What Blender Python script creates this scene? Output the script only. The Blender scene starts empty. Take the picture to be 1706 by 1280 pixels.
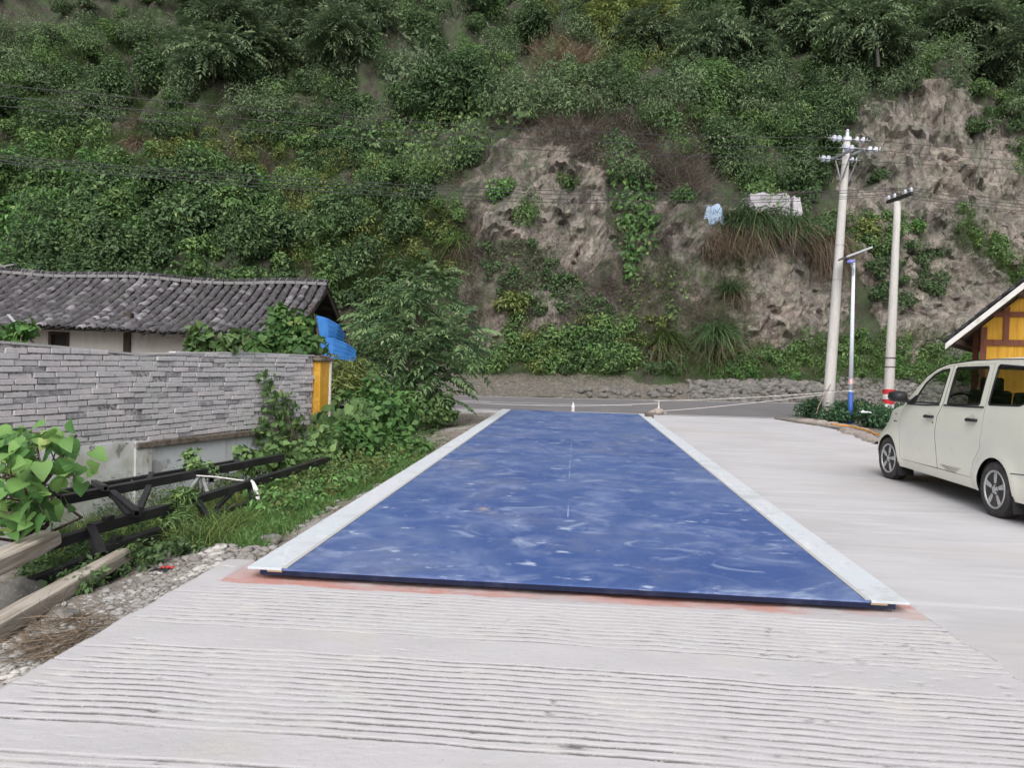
import bpy, bmesh, math, random
import numpy as np
from mathutils import Vector, Matrix, noise as mn
from mathutils.bvhtree import BVHTree
from mathutils.geometry import delaunay_2d_cdt

S = bpy.context.scene
COL = S.collection
R_ = math.radians

# ------------------------------------------------------------------ camera
F_PX = 1300.0                      # focal length in photo pixels (1706 wide)
CAM = np.array([0.0093, -4.904, 1.398])
YAW, PIT, ROL = -0.08151, -0.02912, 0.03163
fw = np.array([math.sin(YAW)*math.cos(PIT), math.cos(YAW)*math.cos(PIT), math.sin(PIT)])
r0 = np.array([math.cos(YAW), -math.sin(YAW), 0.0]); u0 = np.cross(r0, fw)
RT = r0*math.cos(ROL)+u0*math.sin(ROL); UP = -r0*math.sin(ROL)+u0*math.cos(ROL)
cd = bpy.data.cameras.new('camera'); cam = bpy.data.objects.new('camera', cd); COL.objects.link(cam)
cd.sensor_fit = 'HORIZONTAL'; cd.sensor_width = 36.0; cd.lens = F_PX/1706*36.0
cd.clip_start = 0.05; cd.clip_end = 1500
mw = Matrix.Identity(4)
for i in range(3):
    mw[i][0] = RT[i]; mw[i][1] = UP[i]; mw[i][2] = -fw[i]; mw[i][3] = CAM[i]
cam.matrix_world = mw
S.camera = cam

# ------------------------------------------------------------------ light: overcast valley
w = bpy.data.worlds.new('World'); S.world = w; w.use_nodes = True
nt = w.node_tree; bg = nt.nodes['Background']
sky = nt.nodes.new('ShaderNodeTexSky'); sky.sky_type = 'NISHITA'; sky.sun_disc = False
SUN_EL, SUN_AZ = R_(46), R_(181)
sky.sun_elevation = SUN_EL; sky.sun_rotation = SUN_AZ
sky.air_density = 1.0; sky.dust_density = 6.0; sky.ozone_density = 1.0
hs = nt.nodes.new('ShaderNodeHueSaturation'); hs.inputs['Saturation'].default_value = 0.30   # cloud cover: almost grey sky
nt.links.new(sky.outputs[0], hs.inputs['Color']); nt.links.new(hs.outputs[0], bg.inputs['Color'])
bg.inputs['Strength'].default_value = 0.15
sd = bpy.data.lights.new('sun', 'SUN'); so = bpy.data.objects.new('sun', sd); COL.objects.link(so)
sd.energy = 1.25; sd.angle = R_(60); sd.color = (1.0, 0.975, 0.98)
sv = Vector((math.sin(SUN_AZ)*math.cos(SUN_EL), math.cos(SUN_AZ)*math.cos(SUN_EL), math.sin(SUN_EL)))
so.rotation_euler = sv.to_track_quat('Z', 'Y').to_euler()
S.view_settings.view_transform = 'Standard'; S.view_settings.look = 'None'
S.view_settings.exposure = 0.30; S.view_settings.gamma = 1.0

# ------------------------------------------------------------------ pixel -> ray helpers
def ray(x, y): return fw+RT*((x-853)/F_PX)-UP*((y-640)/F_PX)
def gnd(x, y, z=0.0):
    d = ray(x, y); return CAM+d*((z-CAM[2])/d[2])
def aty(x, y, Y):
    d = ray(x, y); return CAM+d*((Y-CAM[1])/d[1])
def atd(x, y, D): return CAM+ray(x, y)*D
def proj(P):
    P = np.asarray(P, float)-CAM; z = P@fw; z = np.where(np.abs(z) < 1e-6, 1e-6, z)
    return 853+F_PX*(P@RT)/z, 640-F_PX*(P@UP)/z, z

# ------------------------------------------------------------------ tagging
def tag(o, label=None, cat=None, group=None, kind=None):
    if label: o['label'] = label
    if cat: o['category'] = cat
    if group: o['group'] = group
    if kind: o['kind'] = kind
    return o
def thing(name, loc, label, cat, group=None, rz=0.0):
    o = bpy.data.objects.new(name, None); COL.objects.link(o); o.empty_display_size = .2
    o.location = Vector([float(c) for c in loc]); o.rotation_euler = (0, 0, rz)
    return tag(o, label, cat, group)
def copy_tree(o, parent=None):
    c = o.copy(); COL.objects.link(c)
    if parent: c.parent = parent
    for ch in o.children: copy_tree(ch, c)
    return c
def base_of(p):
    v = Vector((0, 0, 0))
    while p: v = v+p.location; p = p.parent
    return v

# ------------------------------------------------------------------ materials
def mat_new(name):
    m = bpy.data.materials.new(name); m.use_nodes = True
    return m, m.node_tree, m.node_tree.nodes['Principled BSDF']
def c4(c): return (c[0], c[1], c[2], 1)
def M(name, base, rough=.8, layers=(), bumps=(), spec=.3, metal=0.0, attr=None, island=None):
    """layers: (kind, scale, stretch, colour, lo, hi, detail) blended one after another; bumps: (kind, scale, stretch, strength, dist)"""
    m, t, b = mat_new(name); L = t.links
    b.inputs['Roughness'].default_value = rough; b.inputs['Metallic'].default_value = metal
    b.inputs['Specular IOR Level'].default_value = spec
    tc = t.nodes.new('ShaderNodeTexCoord')
    def field(kind, scale, stretch, detail=6):
        mp = t.nodes.new('ShaderNodeMapping'); mp.inputs['Scale'].default_value = stretch
        L.new(tc.outputs['Object'], mp.inputs['Vector'])
        if kind == 'noise' or kind == 'noise2':
            n = t.nodes.new('ShaderNodeTexNoise'); n.inputs['Detail'].default_value = detail
            n.inputs['Scale'].default_value = scale; n.inputs['Roughness'].default_value = .6
            if kind == 'noise2': n.inputs['Distortion'].default_value = 1.2
            L.new(mp.outputs[0], n.inputs['Vector']); return n.outputs['Fac']
        n = t.nodes.new('ShaderNodeTexVoronoi'); n.inputs['Scale'].default_value = scale
        L.new(mp.outputs[0], n.inputs['Vector'])
        if kind == 'cell': 
            sx = t.nodes.new('ShaderNodeSeparateColor'); L.new(n.outputs['Color'], sx.inputs[0]); return sx.outputs[0]
        if kind == 'crack': n.feature = 'DISTANCE_TO_EDGE'
        return n.outputs['Distance']
    rgb = t.nodes.new('ShaderNodeRGB'); rgb.outputs[0].default_value = c4(base); cur = rgb.outputs[0]
    def blend(fac, col, cur, lo, hi):
        mr = t.nodes.new('ShaderNodeMapRange'); mr.inputs['From Min'].default_value = lo; mr.inputs['From Max'].default_value = hi
        L.new(fac, mr.inputs['Value'])
        mx = t.nodes.new('ShaderNodeMix'); mx.data_type = 'RGBA'
        L.new(mr.outputs[0], mx.inputs['Factor']); L.new(cur, mx.inputs['A']); mx.inputs['B'].default_value = c4(col)
        return mx.outputs['Result']
    if attr:
        for (an, col, lo, hi) in attr:
            a = t.nodes.new('ShaderNodeAttribute'); a.attribute_name = an
            cur = blend(a.outputs['Fac'], col, cur, lo, hi)
    for ly in layers:
        kind, scale, stretch, col, lo, hi = ly[:6]
        cur = blend(field(kind, scale, stretch, ly[6] if len(ly) > 6 else 6), col, cur, lo, hi)
    L.new(cur, b.inputs['Base Color'])
    prev = None
    for (kind, scale, stretch, st, dist) in bumps:
        bp = t.nodes.new('ShaderNodeBump'); bp.inputs['Strength'].default_value = st; bp.inputs['Distance'].default_value = dist
        L.new(field(kind, scale, stretch, 8), bp.inputs['Height'])
        if prev: L.new(prev, bp.inputs['Normal'])
        prev = bp.outputs[0]
    if prev: L.new(prev, b.inputs['Normal'])
    return m
O1 = (1, 1, 1)
def leafmat(name, ca, cb, cc=None, trans=.3, rough=.55, spec=.3):
    """leaf colour varies by leaf (attribute rnd) and by plant (object random)"""
    m, t, b = mat_new(name); L = t.links
    a = t.nodes.new('ShaderNodeAttribute'); a.attribute_name = 'rnd'
    oi = t.nodes.new('ShaderNodeObjectInfo')
    r = t.nodes.new('ShaderNodeValToRGB'); r.color_ramp.elements[0].color = c4(ca); r.color_ramp.elements[1].color = c4(cb)
    if cc: e = r.color_ramp.elements.new(.93); e.color = c4(cb); r.color_ramp.elements[2].color = c4(cc)
    L.new(a.outputs['Fac'], r.inputs['Fac'])
    h = t.nodes.new('ShaderNodeHueSaturation'); L.new(r.outputs[0], h.inputs['Color'])
    mr = t.nodes.new('ShaderNodeMapRange'); mr.inputs['To Min'].default_value = .7; mr.inputs['To Max'].default_value = 1.35
    L.new(oi.outputs['Random'], mr.inputs['Value']); L.new(mr.outputs[0], h.inputs['Value'])
    L.new(h.outputs[0], b.inputs['Base Color']); b.inputs['Roughness'].default_value = rough
    b.inputs['Specular IOR Level'].default_value = spec
    tr = t.nodes.new('ShaderNodeBsdfTranslucent'); L.new(h.outputs[0], tr.inputs['Color'])
    mx = t.nodes.new('ShaderNodeMixShader'); mx.inputs[0].default_value = trans
    out = t.nodes['Material Output']
    L.new(b.outputs[0], mx.inputs[1]); L.new(tr.outputs[0], mx.inputs[2]); L.new(mx.outputs[0], out.inputs['Surface'])
    return m

# ------------------------------------------------------------------ mesh builder
class MB:
    def __init__(s): s.v = []; s.f = []; s.r = []
    def add(s, vs, fs, rnd=0.5):
        n = len(s.v); s.v += [tuple(map(float, p)) for p in vs]; s.f += [tuple(i+n for i in f) for f in fs]; s.r += [rnd]*len(vs)
    def box(s, c, size, ax=None, rnd=.5):
        c = np.asarray(c, float); h = np.asarray(size, float)/2
        A = np.eye(3) if ax is None else np.asarray(ax, float)
        vs = [c+A[0]*h[0]*i+A[1]*h[1]*j+A[2]*h[2]*k for i in (-1, 1) for j in (-1, 1) for k in (-1, 1)]
        s.add(vs, [(0, 1, 3, 2), (4, 6, 7, 5), (0, 4, 5, 1), (2, 3, 7, 6), (0, 2, 6, 4), (1, 5, 7, 3)], rnd)
    def beam(s, a, b, wd, ht, up=(0, 0, 1), rnd=.5):
        a = np.asarray(a, float); b = np.asarray(b, float); d = b-a; l = np.linalg.norm(d); d /= l
        u = np.asarray(up, float); sd_ = np.cross(d, u); sd_ /= np.linalg.norm(sd_); u = np.cross(sd_, d)
        s.box((a+b)/2, (l, wd, ht), (d, sd_, u), rnd)
    def tube(s, pts, rad, n=8, caps=True):
        pts = [np.asarray(p, float) for p in pts]; m = len(pts)
        rad = [rad]*m if np.isscalar(rad) else list(rad); vs = []; pu = None
        for i, p in enumerate(pts):
            d = pts[min(i+1, m-1)]-pts[max(i-1, 0)]; d = d/(np.linalg.norm(d)+1e-9)
            u = np.array([0, 0, 1.]) if pu is None else pu
            if abs(d@u) > .98: u = np.array([1., 0, 0])
            a = np.cross(d, u); a /= np.linalg.norm(a); b = np.cross(a, d); pu = b
            for k in range(n):
                t = 2*math.pi*k/n; vs.append(p+rad[i]*(a*math.cos(t)+b*math.sin(t)))
        fs = [(i*n+k, i*n+(k+1) % n, (i+1)*n+(k+1) % n, (i+1)*n+k) for i in range(m-1) for k in range(n)]
        if caps: fs += [tuple(range(n-1, -1, -1)), tuple((m-1)*n+k for k in range(n))]
        s.add(vs, fs)
    def lathe(s, prof, o, axis=(0, 0, 1), n=24, close=False):
        """prof: (radius, height) along axis from o"""
        ax = np.asarray(axis, float); ax /= np.linalg.norm(ax)
        u = np.array([1., 0, 0]) if abs(ax[0]) < .9 else np.array([0, 1., 0])
        a = np.cross(ax, u); a /= np.linalg.norm(a); b = np.cross(ax, a); o = np.asarray(o, float)
        vs = [o+ax*h+r*(a*math.cos(2*math.pi*k/n)+b*math.sin(2*math.pi*k/n)) for (r, h) in prof for k in range(n)]
        m = len(prof)
        fs = [(i*n+k, i*n+(k+1) % n, (i+1)*n+(k+1) % n, (i+1)*n+k) for i in range(m-1) for k in range(n)]
        if close: fs += [((m-1)*n+k, (m-1)*n+(k+1) % n, (k+1) % n, k) for k in range(n)]
        elif prof[0][0] > 1e-4 and prof[-1][0] > 1e-4: fs += [tuple(range(n-1, -1, -1)), tuple((m-1)*n+k for k in range(n))]
        s.add(vs, fs)
    def prism(s, poly, off):
        """planar polygon (3d points) extruded by vector off"""
        n = len(poly); p = [np.asarray(q, float) for q in poly]; o = np.asarray(off, float)
        s.add(p+[q+o for q in p], [tuple(range(n)), tuple(range(2*n-1, n-1, -1))]+[(i, i+n, (i+1) % n+n, (i+1) % n) for i in range(n)])
    def build(s, name, mat, parent=None, smooth=False, bevel=0.0, local=False):
        V = np.array(s.v, float).reshape(-1, 3)
        if parent is not None and not local: V = V-np.array(base_of(parent))
        me = bpy.data.meshes.new(name); me.from_pydata(V.tolist(), [], s.f)
        a = me.attributes.new('rnd', 'FLOAT', 'POINT'); a.data.foreach_set('value', np.array(s.r, np.float32))
        bm = bmesh.new(); bm.from_mesh(me); bmesh.ops.recalc_face_normals(bm, faces=bm.faces); bm.to_mesh(me); bm.free()
        if smooth: me.polygons.foreach_set('use_smooth', [True]*len(me.polygons))
        o = bpy.data.objects.new(name, me); COL.objects.link(o); me.materials.append(mat)
        if parent is not None: o.parent = parent
        if bevel > 0:
            bv = o.modifiers.new('bevel', 'BEVEL'); bv.width = bevel; bv.segments = 2; bv.limit_method = 'ANGLE'; bv.angle_limit = R_(40)
        return o
def np_mesh(name, V, F, mat, parent=None, rnd=None, smooth=False, attrs=None):
    """fast mesh from numpy arrays; F is (n,3) or (n,4)"""
    V = np.asarray(V, float); F = np.asarray(F, np.int32)
    if parent is not None: V = V-np.array(base_of(parent))
    me = bpy.data.meshes.new(name); me.vertices.add(len(V)); me.vertices.foreach_set('co', V.astype(np.float32).ravel())
    k = F.shape[1]; me.loops.add(F.size); me.loops.foreach_set('vertex_index', F.ravel())
    me.polygons.add(len(F)); me.polygons.foreach_set('loop_start', np.arange(0, F.size, k, dtype=np.int32))
    if smooth: me.polygons.foreach_set('use_smooth', np.ones(len(F), bool))
    at = dict(attrs or {})
    if rnd is not None: at['rnd'] = rnd
    for nm, val in at.items():
        a = me.attributes.new(nm, 'FLOAT', 'POINT'); a.data.foreach_set('value', np.asarray(val, np.float32))
    me.update(); me.validate()
    o = bpy.data.objects.new(name, me); COL.objects.link(o)
    if mat is not None: me.materials.append(mat)
    if parent is not None: o.parent = parent
    return o
def grid_faces(nx, ny):
    i, j = np.meshgrid(np.arange(nx-1), np.arange(ny-1), indexing='ij'); a = (i*ny+j).ravel()
    return np.stack([a, a+ny, a+ny+1, a+1], 1)
def fbm(x, y, z=0.0, o=4): return mn.fractal(Vector((x, y, z)), 1.0, 2.0, o)
def sstep(a, b, x):
    t = np.clip((np.asarray(x, float)-a)/(b-a), 0, 1); return t*t*(3-2*t)
def inpoly(px, py, poly):
    px = np.asarray(px, float); py = np.asarray(py, float); r = np.zeros(px.shape, bool); n = len(poly)
    for i in range(n):
        x1, y1 = poly[i]; x2, y2 = poly[(i+1) % n]
        c = ((y1 > py) != (y2 > py)) & (px < (x2-x1)*(py-y1)/((y2-y1) if y2 != y1 else 1e-9)+x1); r ^= c
    return r
def rock_mesh(rng, r=(1, 1, 1), sub=2, rough=.25, seed=0):
    bm = bmesh.new(); bmesh.ops.create_icosphere(bm, subdivisions=sub, radius=1)
    for v in bm.verts:
        p = v.co*1.0
        k = 1+rough*fbm(p.x*1.1+seed*7.3, p.y*1.1, p.z*1.1, 3)
        q = p*k
        m_ = max(abs(q.x), abs(q.y), abs(q.z)); q = q.lerp(q*(.8/m_), .35)
        v.co = Vector((q.x*r[0], q.y*r[1], q.z*r[2]))
    V = np.array([v.co[:] for v in bm.verts]); bm.verts.index_update(); Fc = np.array([[v.index for v in f.verts] for f in bm.faces]); bm.free()
    return V, Fc

# ------------------------------------------------------------------ foliage generators (numpy)
def nrm(a): return a/(np.linalg.norm(a, axis=-1, keepdims=True)+1e-9)
def rdir(rng, n): return nrm(rng.normal(size=(n, 3)))
class Leaves:
    """collects leaf-sized faces as one triangle soup with a per-leaf random value"""
    def __init__(s): s.V = []; s.F = []; s.R = []; s.n = 0
    def raw(s, V, F, R):
        s.V.append(V); s.F.append(F+s.n); s.R.append(R); s.n += len(V)
    def dia(s, P, A, N, L, W, rng, rnd=None, fold=.18, droop=.15):
        n = len(P); A = nrm(A); Sd = nrm(np.cross(A, N)); N = np.cross(Sd, A)
        L = np.broadcast_to(L, (n,))[:, None]; W = np.broadcast_to(W, (n,))[:, None]
        mid = P+A*L*.42+N*L*.04
        V = np.stack([P, mid+Sd*W/2+N*W*fold, P+A*L-N*L*droop, mid-Sd*W/2+N*W*fold], 1).reshape(-1, 3)
        b = np.arange(n)[:, None]*4; F = np.concatenate([b+[[0, 1, 2]], b+[[0, 2, 3]]], 0)
        r = rng.random(n) if rnd is None else rnd
        s.raw(V, F, np.repeat(r, 4))
    def ovate(s, P, A, N, L, W, rng, rnd=None, fold=.15, droop=.25, heart=False):
        n = len(P); A = nrm(A); Sd = nrm(np.cross(A, N)); N = np.cross(Sd, A)
        L = np.broadcast_to(L, (n,))[:, None]; W = np.broadcast_to(W, (n,))[:, None]
        prof = [(-.10, .30), (.06, .49), (.32, .50), (.58, .38), (.80, .20)] if heart else [(.1, .2), (.28, .45), (.5, .48), (.72, .30), (.88, .12)]
        rib = [0, .15, .4, .65, .85]
        out = []
        for t in [0, .2, .45, .7, 1.0]:
            out.append(P+A*L*t-N*L*droop*t*t)
        for sg in (1, -1):
            for (t, wv) in prof:
                jit = 1+.12*(rng.random((n, 1))-.5)
                out.append(P+A*L*t-N*L*droop*max(t, 0)**2+Sd*W*wv*sg*jit+N*W*wv*fold*(1-.4*t))
        V = np.stack(out, 1).reshape(-1, 3); b = np.arange(n)[:, None]*15
        T = []
        for o in (5, 10):
            q = [(0, o, o+1), (0, o+1, 1), (1, o+1, o+2), (1, o+2, 2), (2, o+2, o+3), (2, o+3, 3), (3, o+3, o+4), (3, o+4, 4)]
            T += [t if o == 5 else t[::-1] for t in q]
        F = np.concatenate([b+[list(t)] for t in T], 0)
        s.raw(V, F, np.repeat(rng.random(n) if rnd is None else rnd, 15))
    def blades(s, P, D, L, W, rng, droop=.5, rnd=None, seg=3):
        n = len(P); D = nrm(D); L = np.broadcast_to(L, (n,)).astype(float)[:, None]
        side = nrm(np.cross(D, rdir(rng, n))); W = np.broadcast_to(W, (n,))[:, None]
        dr = np.broadcast_to(droop, (n,))[:, None]*(.5+rng.random((n, 1)))
        hz = D.copy(); hz[:, 2] = 0; hz = nrm(hz+rng.normal(size=(n, 3))*[.15, .15, 0])
        rows = []
        for k in range(seg+1):
            t = k/seg; c = P+D*L*t*(1-.25*dr*t)+hz*L*dr*.45*t*t-np.array([0, 0, 1])*L*dr*.55*t**2.2
            wv = W*(1-t)**.7*.5
            if k == seg: rows += [c]
            else: rows += [c+side*wv, c-side*wv]
        m = 2*seg+1; V = np.stack(rows, 1).reshape(-1, 3); b = np.arange(n)[:, None]*m; T = []
        for k in range(seg-1): T += [(2*k, 2*k+1, 2*k+3), (2*k, 2*k+3, 2*k+2)]
        k = seg-1; T += [(2*k, 2*k+1, 2*k+2)]
        F = np.concatenate([b+[list(t)] for t in T], 0)
        s.raw(V, F, np.repeat(rng.random(n) if rnd is None else rnd, m))
    def fronds(s, P, D, L, npair, lw, rng, rnd=None, droop=.5, aspect=.32):
        """pinnate compound leaves: npair leaflets each side of a drooping stalk"""
        n = len(P); D = nrm(D); up = np.array([0, 0, 1.]); Sd = nrm(np.cross(D, up+rng.normal(size=(n, 3))*.25)); N = np.cross(Sd, D)
        L = np.broadcast_to(L, (n,)).astype(float)[:, None]; r = rng.random(n) if rnd is None else rnd
        for k in range(npair+1):
            t = .18+.82*k/npair
            c = P+D*L*t-up*L*droop*t*t*.6
            tan = nrm(D-up*droop*1.2*t)
            ll = (L[:, 0]*lw*(1-.45*abs(t-.55)))*(.85+.3*rng.random(n))
            if k == npair: s.dia(c, tan, N, ll, ll*aspect, rng, r, .1, .15)
            else:
                for sg in (1, -1):
                    a = nrm(Sd*sg+tan*.55-up*.18+rng.normal(size=(n, 3))*.12)
                    s.dia(c, a, N+rng.normal(size=(n, 3))*.2, ll, ll*aspect, rng, np.clip(r+rng.normal(size=n)*.08, 0, 1), .1, .2)
    def cloud(s, rng, n, c, rad, size, lobes=9, aspect=.45, kind='dia', up=.5, tight=.42, jitter=.35, flat=0.0, rnd0=None):
        """leaves spread through overlapping lobes of a crown"""
        c = np.asarray(c, float); rad = np.asarray(rad, float)
        lc = rdir(rng, lobes)*(.25+.6*rng.random((lobes, 1))); lc[:, 2] = np.where(lc[:, 2] < -.5, -lc[:, 2], lc[:, 2])
        lr = tight*(.65+.7*rng.random(lobes)); lt = rng.random(lobes)
        li = rng.integers(0, lobes, n); d = rdir(rng, n)
        rr = lr[li]*(.45+.6*rng.random(n)**.6)
        loc = lc[li]+d*rr[:, None]; P = c+loc*rad
        N = nrm(d*.8+np.array([0, 0, up])+rng.normal(size=(n, 3))*jitter)
        A = nrm(np.cross(N, rdir(rng, n))+d*.45-np.array([0, 0, .35]))
        L = size*(.6+.8*rng.random(n)); r = np.clip(rng.random(n)*.75+lt[li]*.4-.07 if rnd0 is None else rnd0+rng.normal(size=n)*.12, 0, 1)
        if kind == 'dia': s.dia(P, A, N, L, L*aspect, rng, r)
        elif kind == 'ovate': s.ovate(P, A, N, L, L*aspect, rng, r, heart=aspect > .7)
        elif kind == 'frond': s.fronds(P, nrm(d*.9+A*.5+[0, 0, .15]), L, 5, .42, rng, r)
        return lc*rad+c
    def obj(s, name, mat, parent=None):
        return np_mesh(name, np.concatenate(s.V), np.concatenate(s.F), mat, parent, np.concatenate(s.R))
def twigs(mb, rng, root, ends, r0_=.03, r1_=.006, n=5):
    root = np.asarray(root, float)
    for e in ends:
        e = np.asarray(e, float); k = 4; pts = []
        for i in range(k+1):
            t = i/k; p = root*(1-t)+e*t; p = p+rng.normal(size=3)*np.linalg.norm(e-root)*.04*(0 < i < k)
            p[2] += np.linalg.norm(e-root)*.08*math.sin(math.pi*t); pts.append(p)
        mb.tube(pts, [r0_*(1-i/k)+r1_*i/k for i in range(k+1)], n)

# ------------------------------------------------------------------ materials used by several things
m_bark = M('bark', (.11, .085, .065), .9, [('noise', 9, (1, 1, .25), (.2, .17, .14), .45, .7)], [('noise', 22, (1, 1, .2), .5, .01)])
m_leaf_dark = leafmat('leaf_dark', (0.038, 0.074, 0.034), (0.115, 0.19, 0.075), (0.19, 0.27, 0.1))
m_leaf_mid = leafmat('leaf_mid', (0.055, 0.11, 0.04), (0.165, 0.265, 0.09), (0.25, 0.33, 0.11))
m_leaf_grey = leafmat('leaf_grey_green', (0.065, 0.1, 0.054), (0.17, 0.235, 0.12), (0.23, 0.29, 0.15))
m_leaf_lush = leafmat('leaf_lush', (0.05, 0.13, 0.035), (0.15, 0.29, 0.085), (0.25, 0.36, 0.11))
m_leaf_yellow = leafmat('leaf_yellow_green', (0.09, 0.13, 0.038), (0.24, 0.29, 0.09), (0.32, 0.33, 0.12))
m_leaf_big = leafmat('leaf_big', (.055, .14, .04), (.17, .30, .085), (.28, .35, .11), trans=.3)
m_grass = leafmat('grass_blades', (.05, .10, .025), (.14, .22, .06), (.28, .27, .12))
m_reed = leafmat('reed_blades', (0.03, 0.075, 0.03), (0.11, 0.18, 0.07), (0.25, 0.23, 0.12))
m_dry = leafmat('dry_brush', (.085, .07, .06), (.19, .155, .13), (.29, .245, .20), trans=.2, rough=.8)
m_dryg = leafmat('dry_grass', (.12, .09, .06), (.26, .20, .14), (.36, .30, .22), trans=.25, rough=.8)
m_concrete = M('concrete', (.455, .448, .468), .82,
    [('noise', .55, (1, 2.2, 1), (.40, .393, .41), .42, .62), ('noise', 1.6, (.5, 3.5, 1), (.51, .502, .515), .50, .70),
     ('noise2', 5, (.35, 3, 1), (.35, .342, .345), .58, .76), ('noise', .28, (1, 1.5, 1), (.42, .40, .395), .5, .66), ('noise', 38, O1, (.41, .39, .385), .60, .74)],
    [('noise', 60, O1, .25, .004), ('noise', 7, (1, 3, 1), .25, .01)])
m_ramp = M('ramp_concrete', (.44, .430, .446), .86,
    [('noise', .9, (1, 1.4, 1), (.395, .385, .398), .45, .66), ('noise', 2.6, O1, (.435, .42, .40), .56, .74), ('noise', 3.4, (1, 1, 1), (.40, .41, .40), .60, .76),
     ('noise', 45, O1, (.36, .335, .33), .60, .72), ('noise', 160, O1, (.53, .50, .5), .58, .7)],
    [('noise', 110, O1, .4, .004), ('noise', 30, O1, .35, .006)],
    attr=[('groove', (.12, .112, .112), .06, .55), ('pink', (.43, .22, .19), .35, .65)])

# ------------------------------------------------------------------ ground sheet
XL = -2.085                                           # outer left edge of the weighbridge
def yfar(x): return 26.0+.12*(max(x, -60)+4.8)
def gz(x, y):
    t = float(sstep(0, 2.9, (XL-.05-x))); k = 1-.72*float(sstep(11, 17.5, y)); k2 = 1
    z = -.13-.46*t*k
    if y < -.2: z -= .1*float(sstep(0.3, 1.6, -2.4-x))
    if x < -7: z -= .15*float(sstep(0, 4, -7-x))
    if x > -2: z = -.20
    if y > 18.0: z = z*(1-float(sstep(18, 18.6, y)))+-.18*float(sstep(18, 18.6, y))
    n = .035*fbm(x*1.3, y*1.3, 3, 4)+.015*fbm(x*6, y*6, 1, 3)
    return z+(n if x < -2.1 else 0)
def nonuni(a, b, c, d, fine, coarse):
    """stations from a to d, fine between b and c"""
    return np.array(list(np.arange(a, b, coarse))+list(np.arange(b, c, fine))+list(np.arange(c, d+coarse, coarse)))
gx = nonuni(-90, -12, 1.0, 90, .09, 6.0); gy = nonuni(-90, -4.6, 19, 31, .09, 3.0)
GX, GY = np.meshgrid(gx, gy, indexing='ij')
GZ = np.array([[gz(x, y) for y in gy] for x in gx])
m_soil = M('soil', (.17, .145, .12), .95,
    [('noise', .9, O1, (.30, .285, .265), .44, .62), ('noise', 4, O1, (.14, .115, .09), .5, .68), ('voronoi', 24, O1, (.38, .36, .345), .30, .16),
     ('noise', 30, O1, (.40, .385, .37), .58, .74)],
    [('noise', 9, O1, .5, .05), ('voronoi', 26, O1, .5, .03), ('noise', 45, O1, .4, .015)])
tag(np_mesh('ground', np.stack([GX, GY, GZ], -1).reshape(-1, 3), grid_faces(len(gx), len(gy)), m_soil, smooth=True), kind='structure')

# concrete yard: one slab right of the deck and across its far end
def slab(name, poly, z, th, mat):
    mb = MB(); mb.prism([(x, y, z-th) for x, y in poly], (0, 0, th)); return tag(mb.build(name, mat), kind='structure')
slab('concrete_yard', [(2.09, -60), (60, -60), (60, 13.4), (6.9, 13.4), (6.55, 16.3), (6.45, 16.9), (6.1, 17.9), (5.9, 19.05), (2.38, 18.67), (-3.9, 18.05), (-3.7, 17.66), (2.09, 17.66)], -.075, .3, m_concrete)

# asphalt road, rising a little to the right, with painted edge lines
m_asph = M('asphalt', (.135, .13, .135), .85, [('noise', .8, (1, 2, 1), (.17, .162, .165), .42, .65), ('noise', 70, O1, (.22, .21, .21), .55, .72), ('noise2', 2.2, (.25, 3, 1), (.20, .19, .19), .56, .74)], [('noise', 90, O1, .4, .006)])
m_paint = M('road_paint', (.62, .61, .60), .7, [('noise', 9, O1, (.40, .39, .385), .5, .68)])
def road_z(x, t): return -.085+t*(.03+.15*float(sstep(-8, 14, x)))
def road_pt(x, t, dz=0.0):
    a = 18.44+.098*(x+.2); return (x, a+(yfar(x)-a)*t, road_z(x, t)+dz)
rx = np.arange(-80, 81, 1.0)
def road_strip(name, t0, t1, dz, mat, n=8, xs=rx):
    V = [road_pt(x, t0+(t1-t0)*k/(n-1), dz) for x in xs for k in range(n)]
    return tag(np_mesh(name, V, grid_faces(len(xs), n), mat), kind='structure')
road_strip('road', -.005, 1.0, 0, m_asph)
road_strip('edge_line', .955, .972, .006, m_paint, 2)
road_strip('edge_line', .035, .050, .006, m_paint, 2)
road_strip('lane_line', .50, .515, .006, m_paint, 2, np.arange(-80, 3, 1.0))
road_strip('lane_line', .53, .545, .006, m_paint, 2, np.arange(-80, -2, 1.0))

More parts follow.
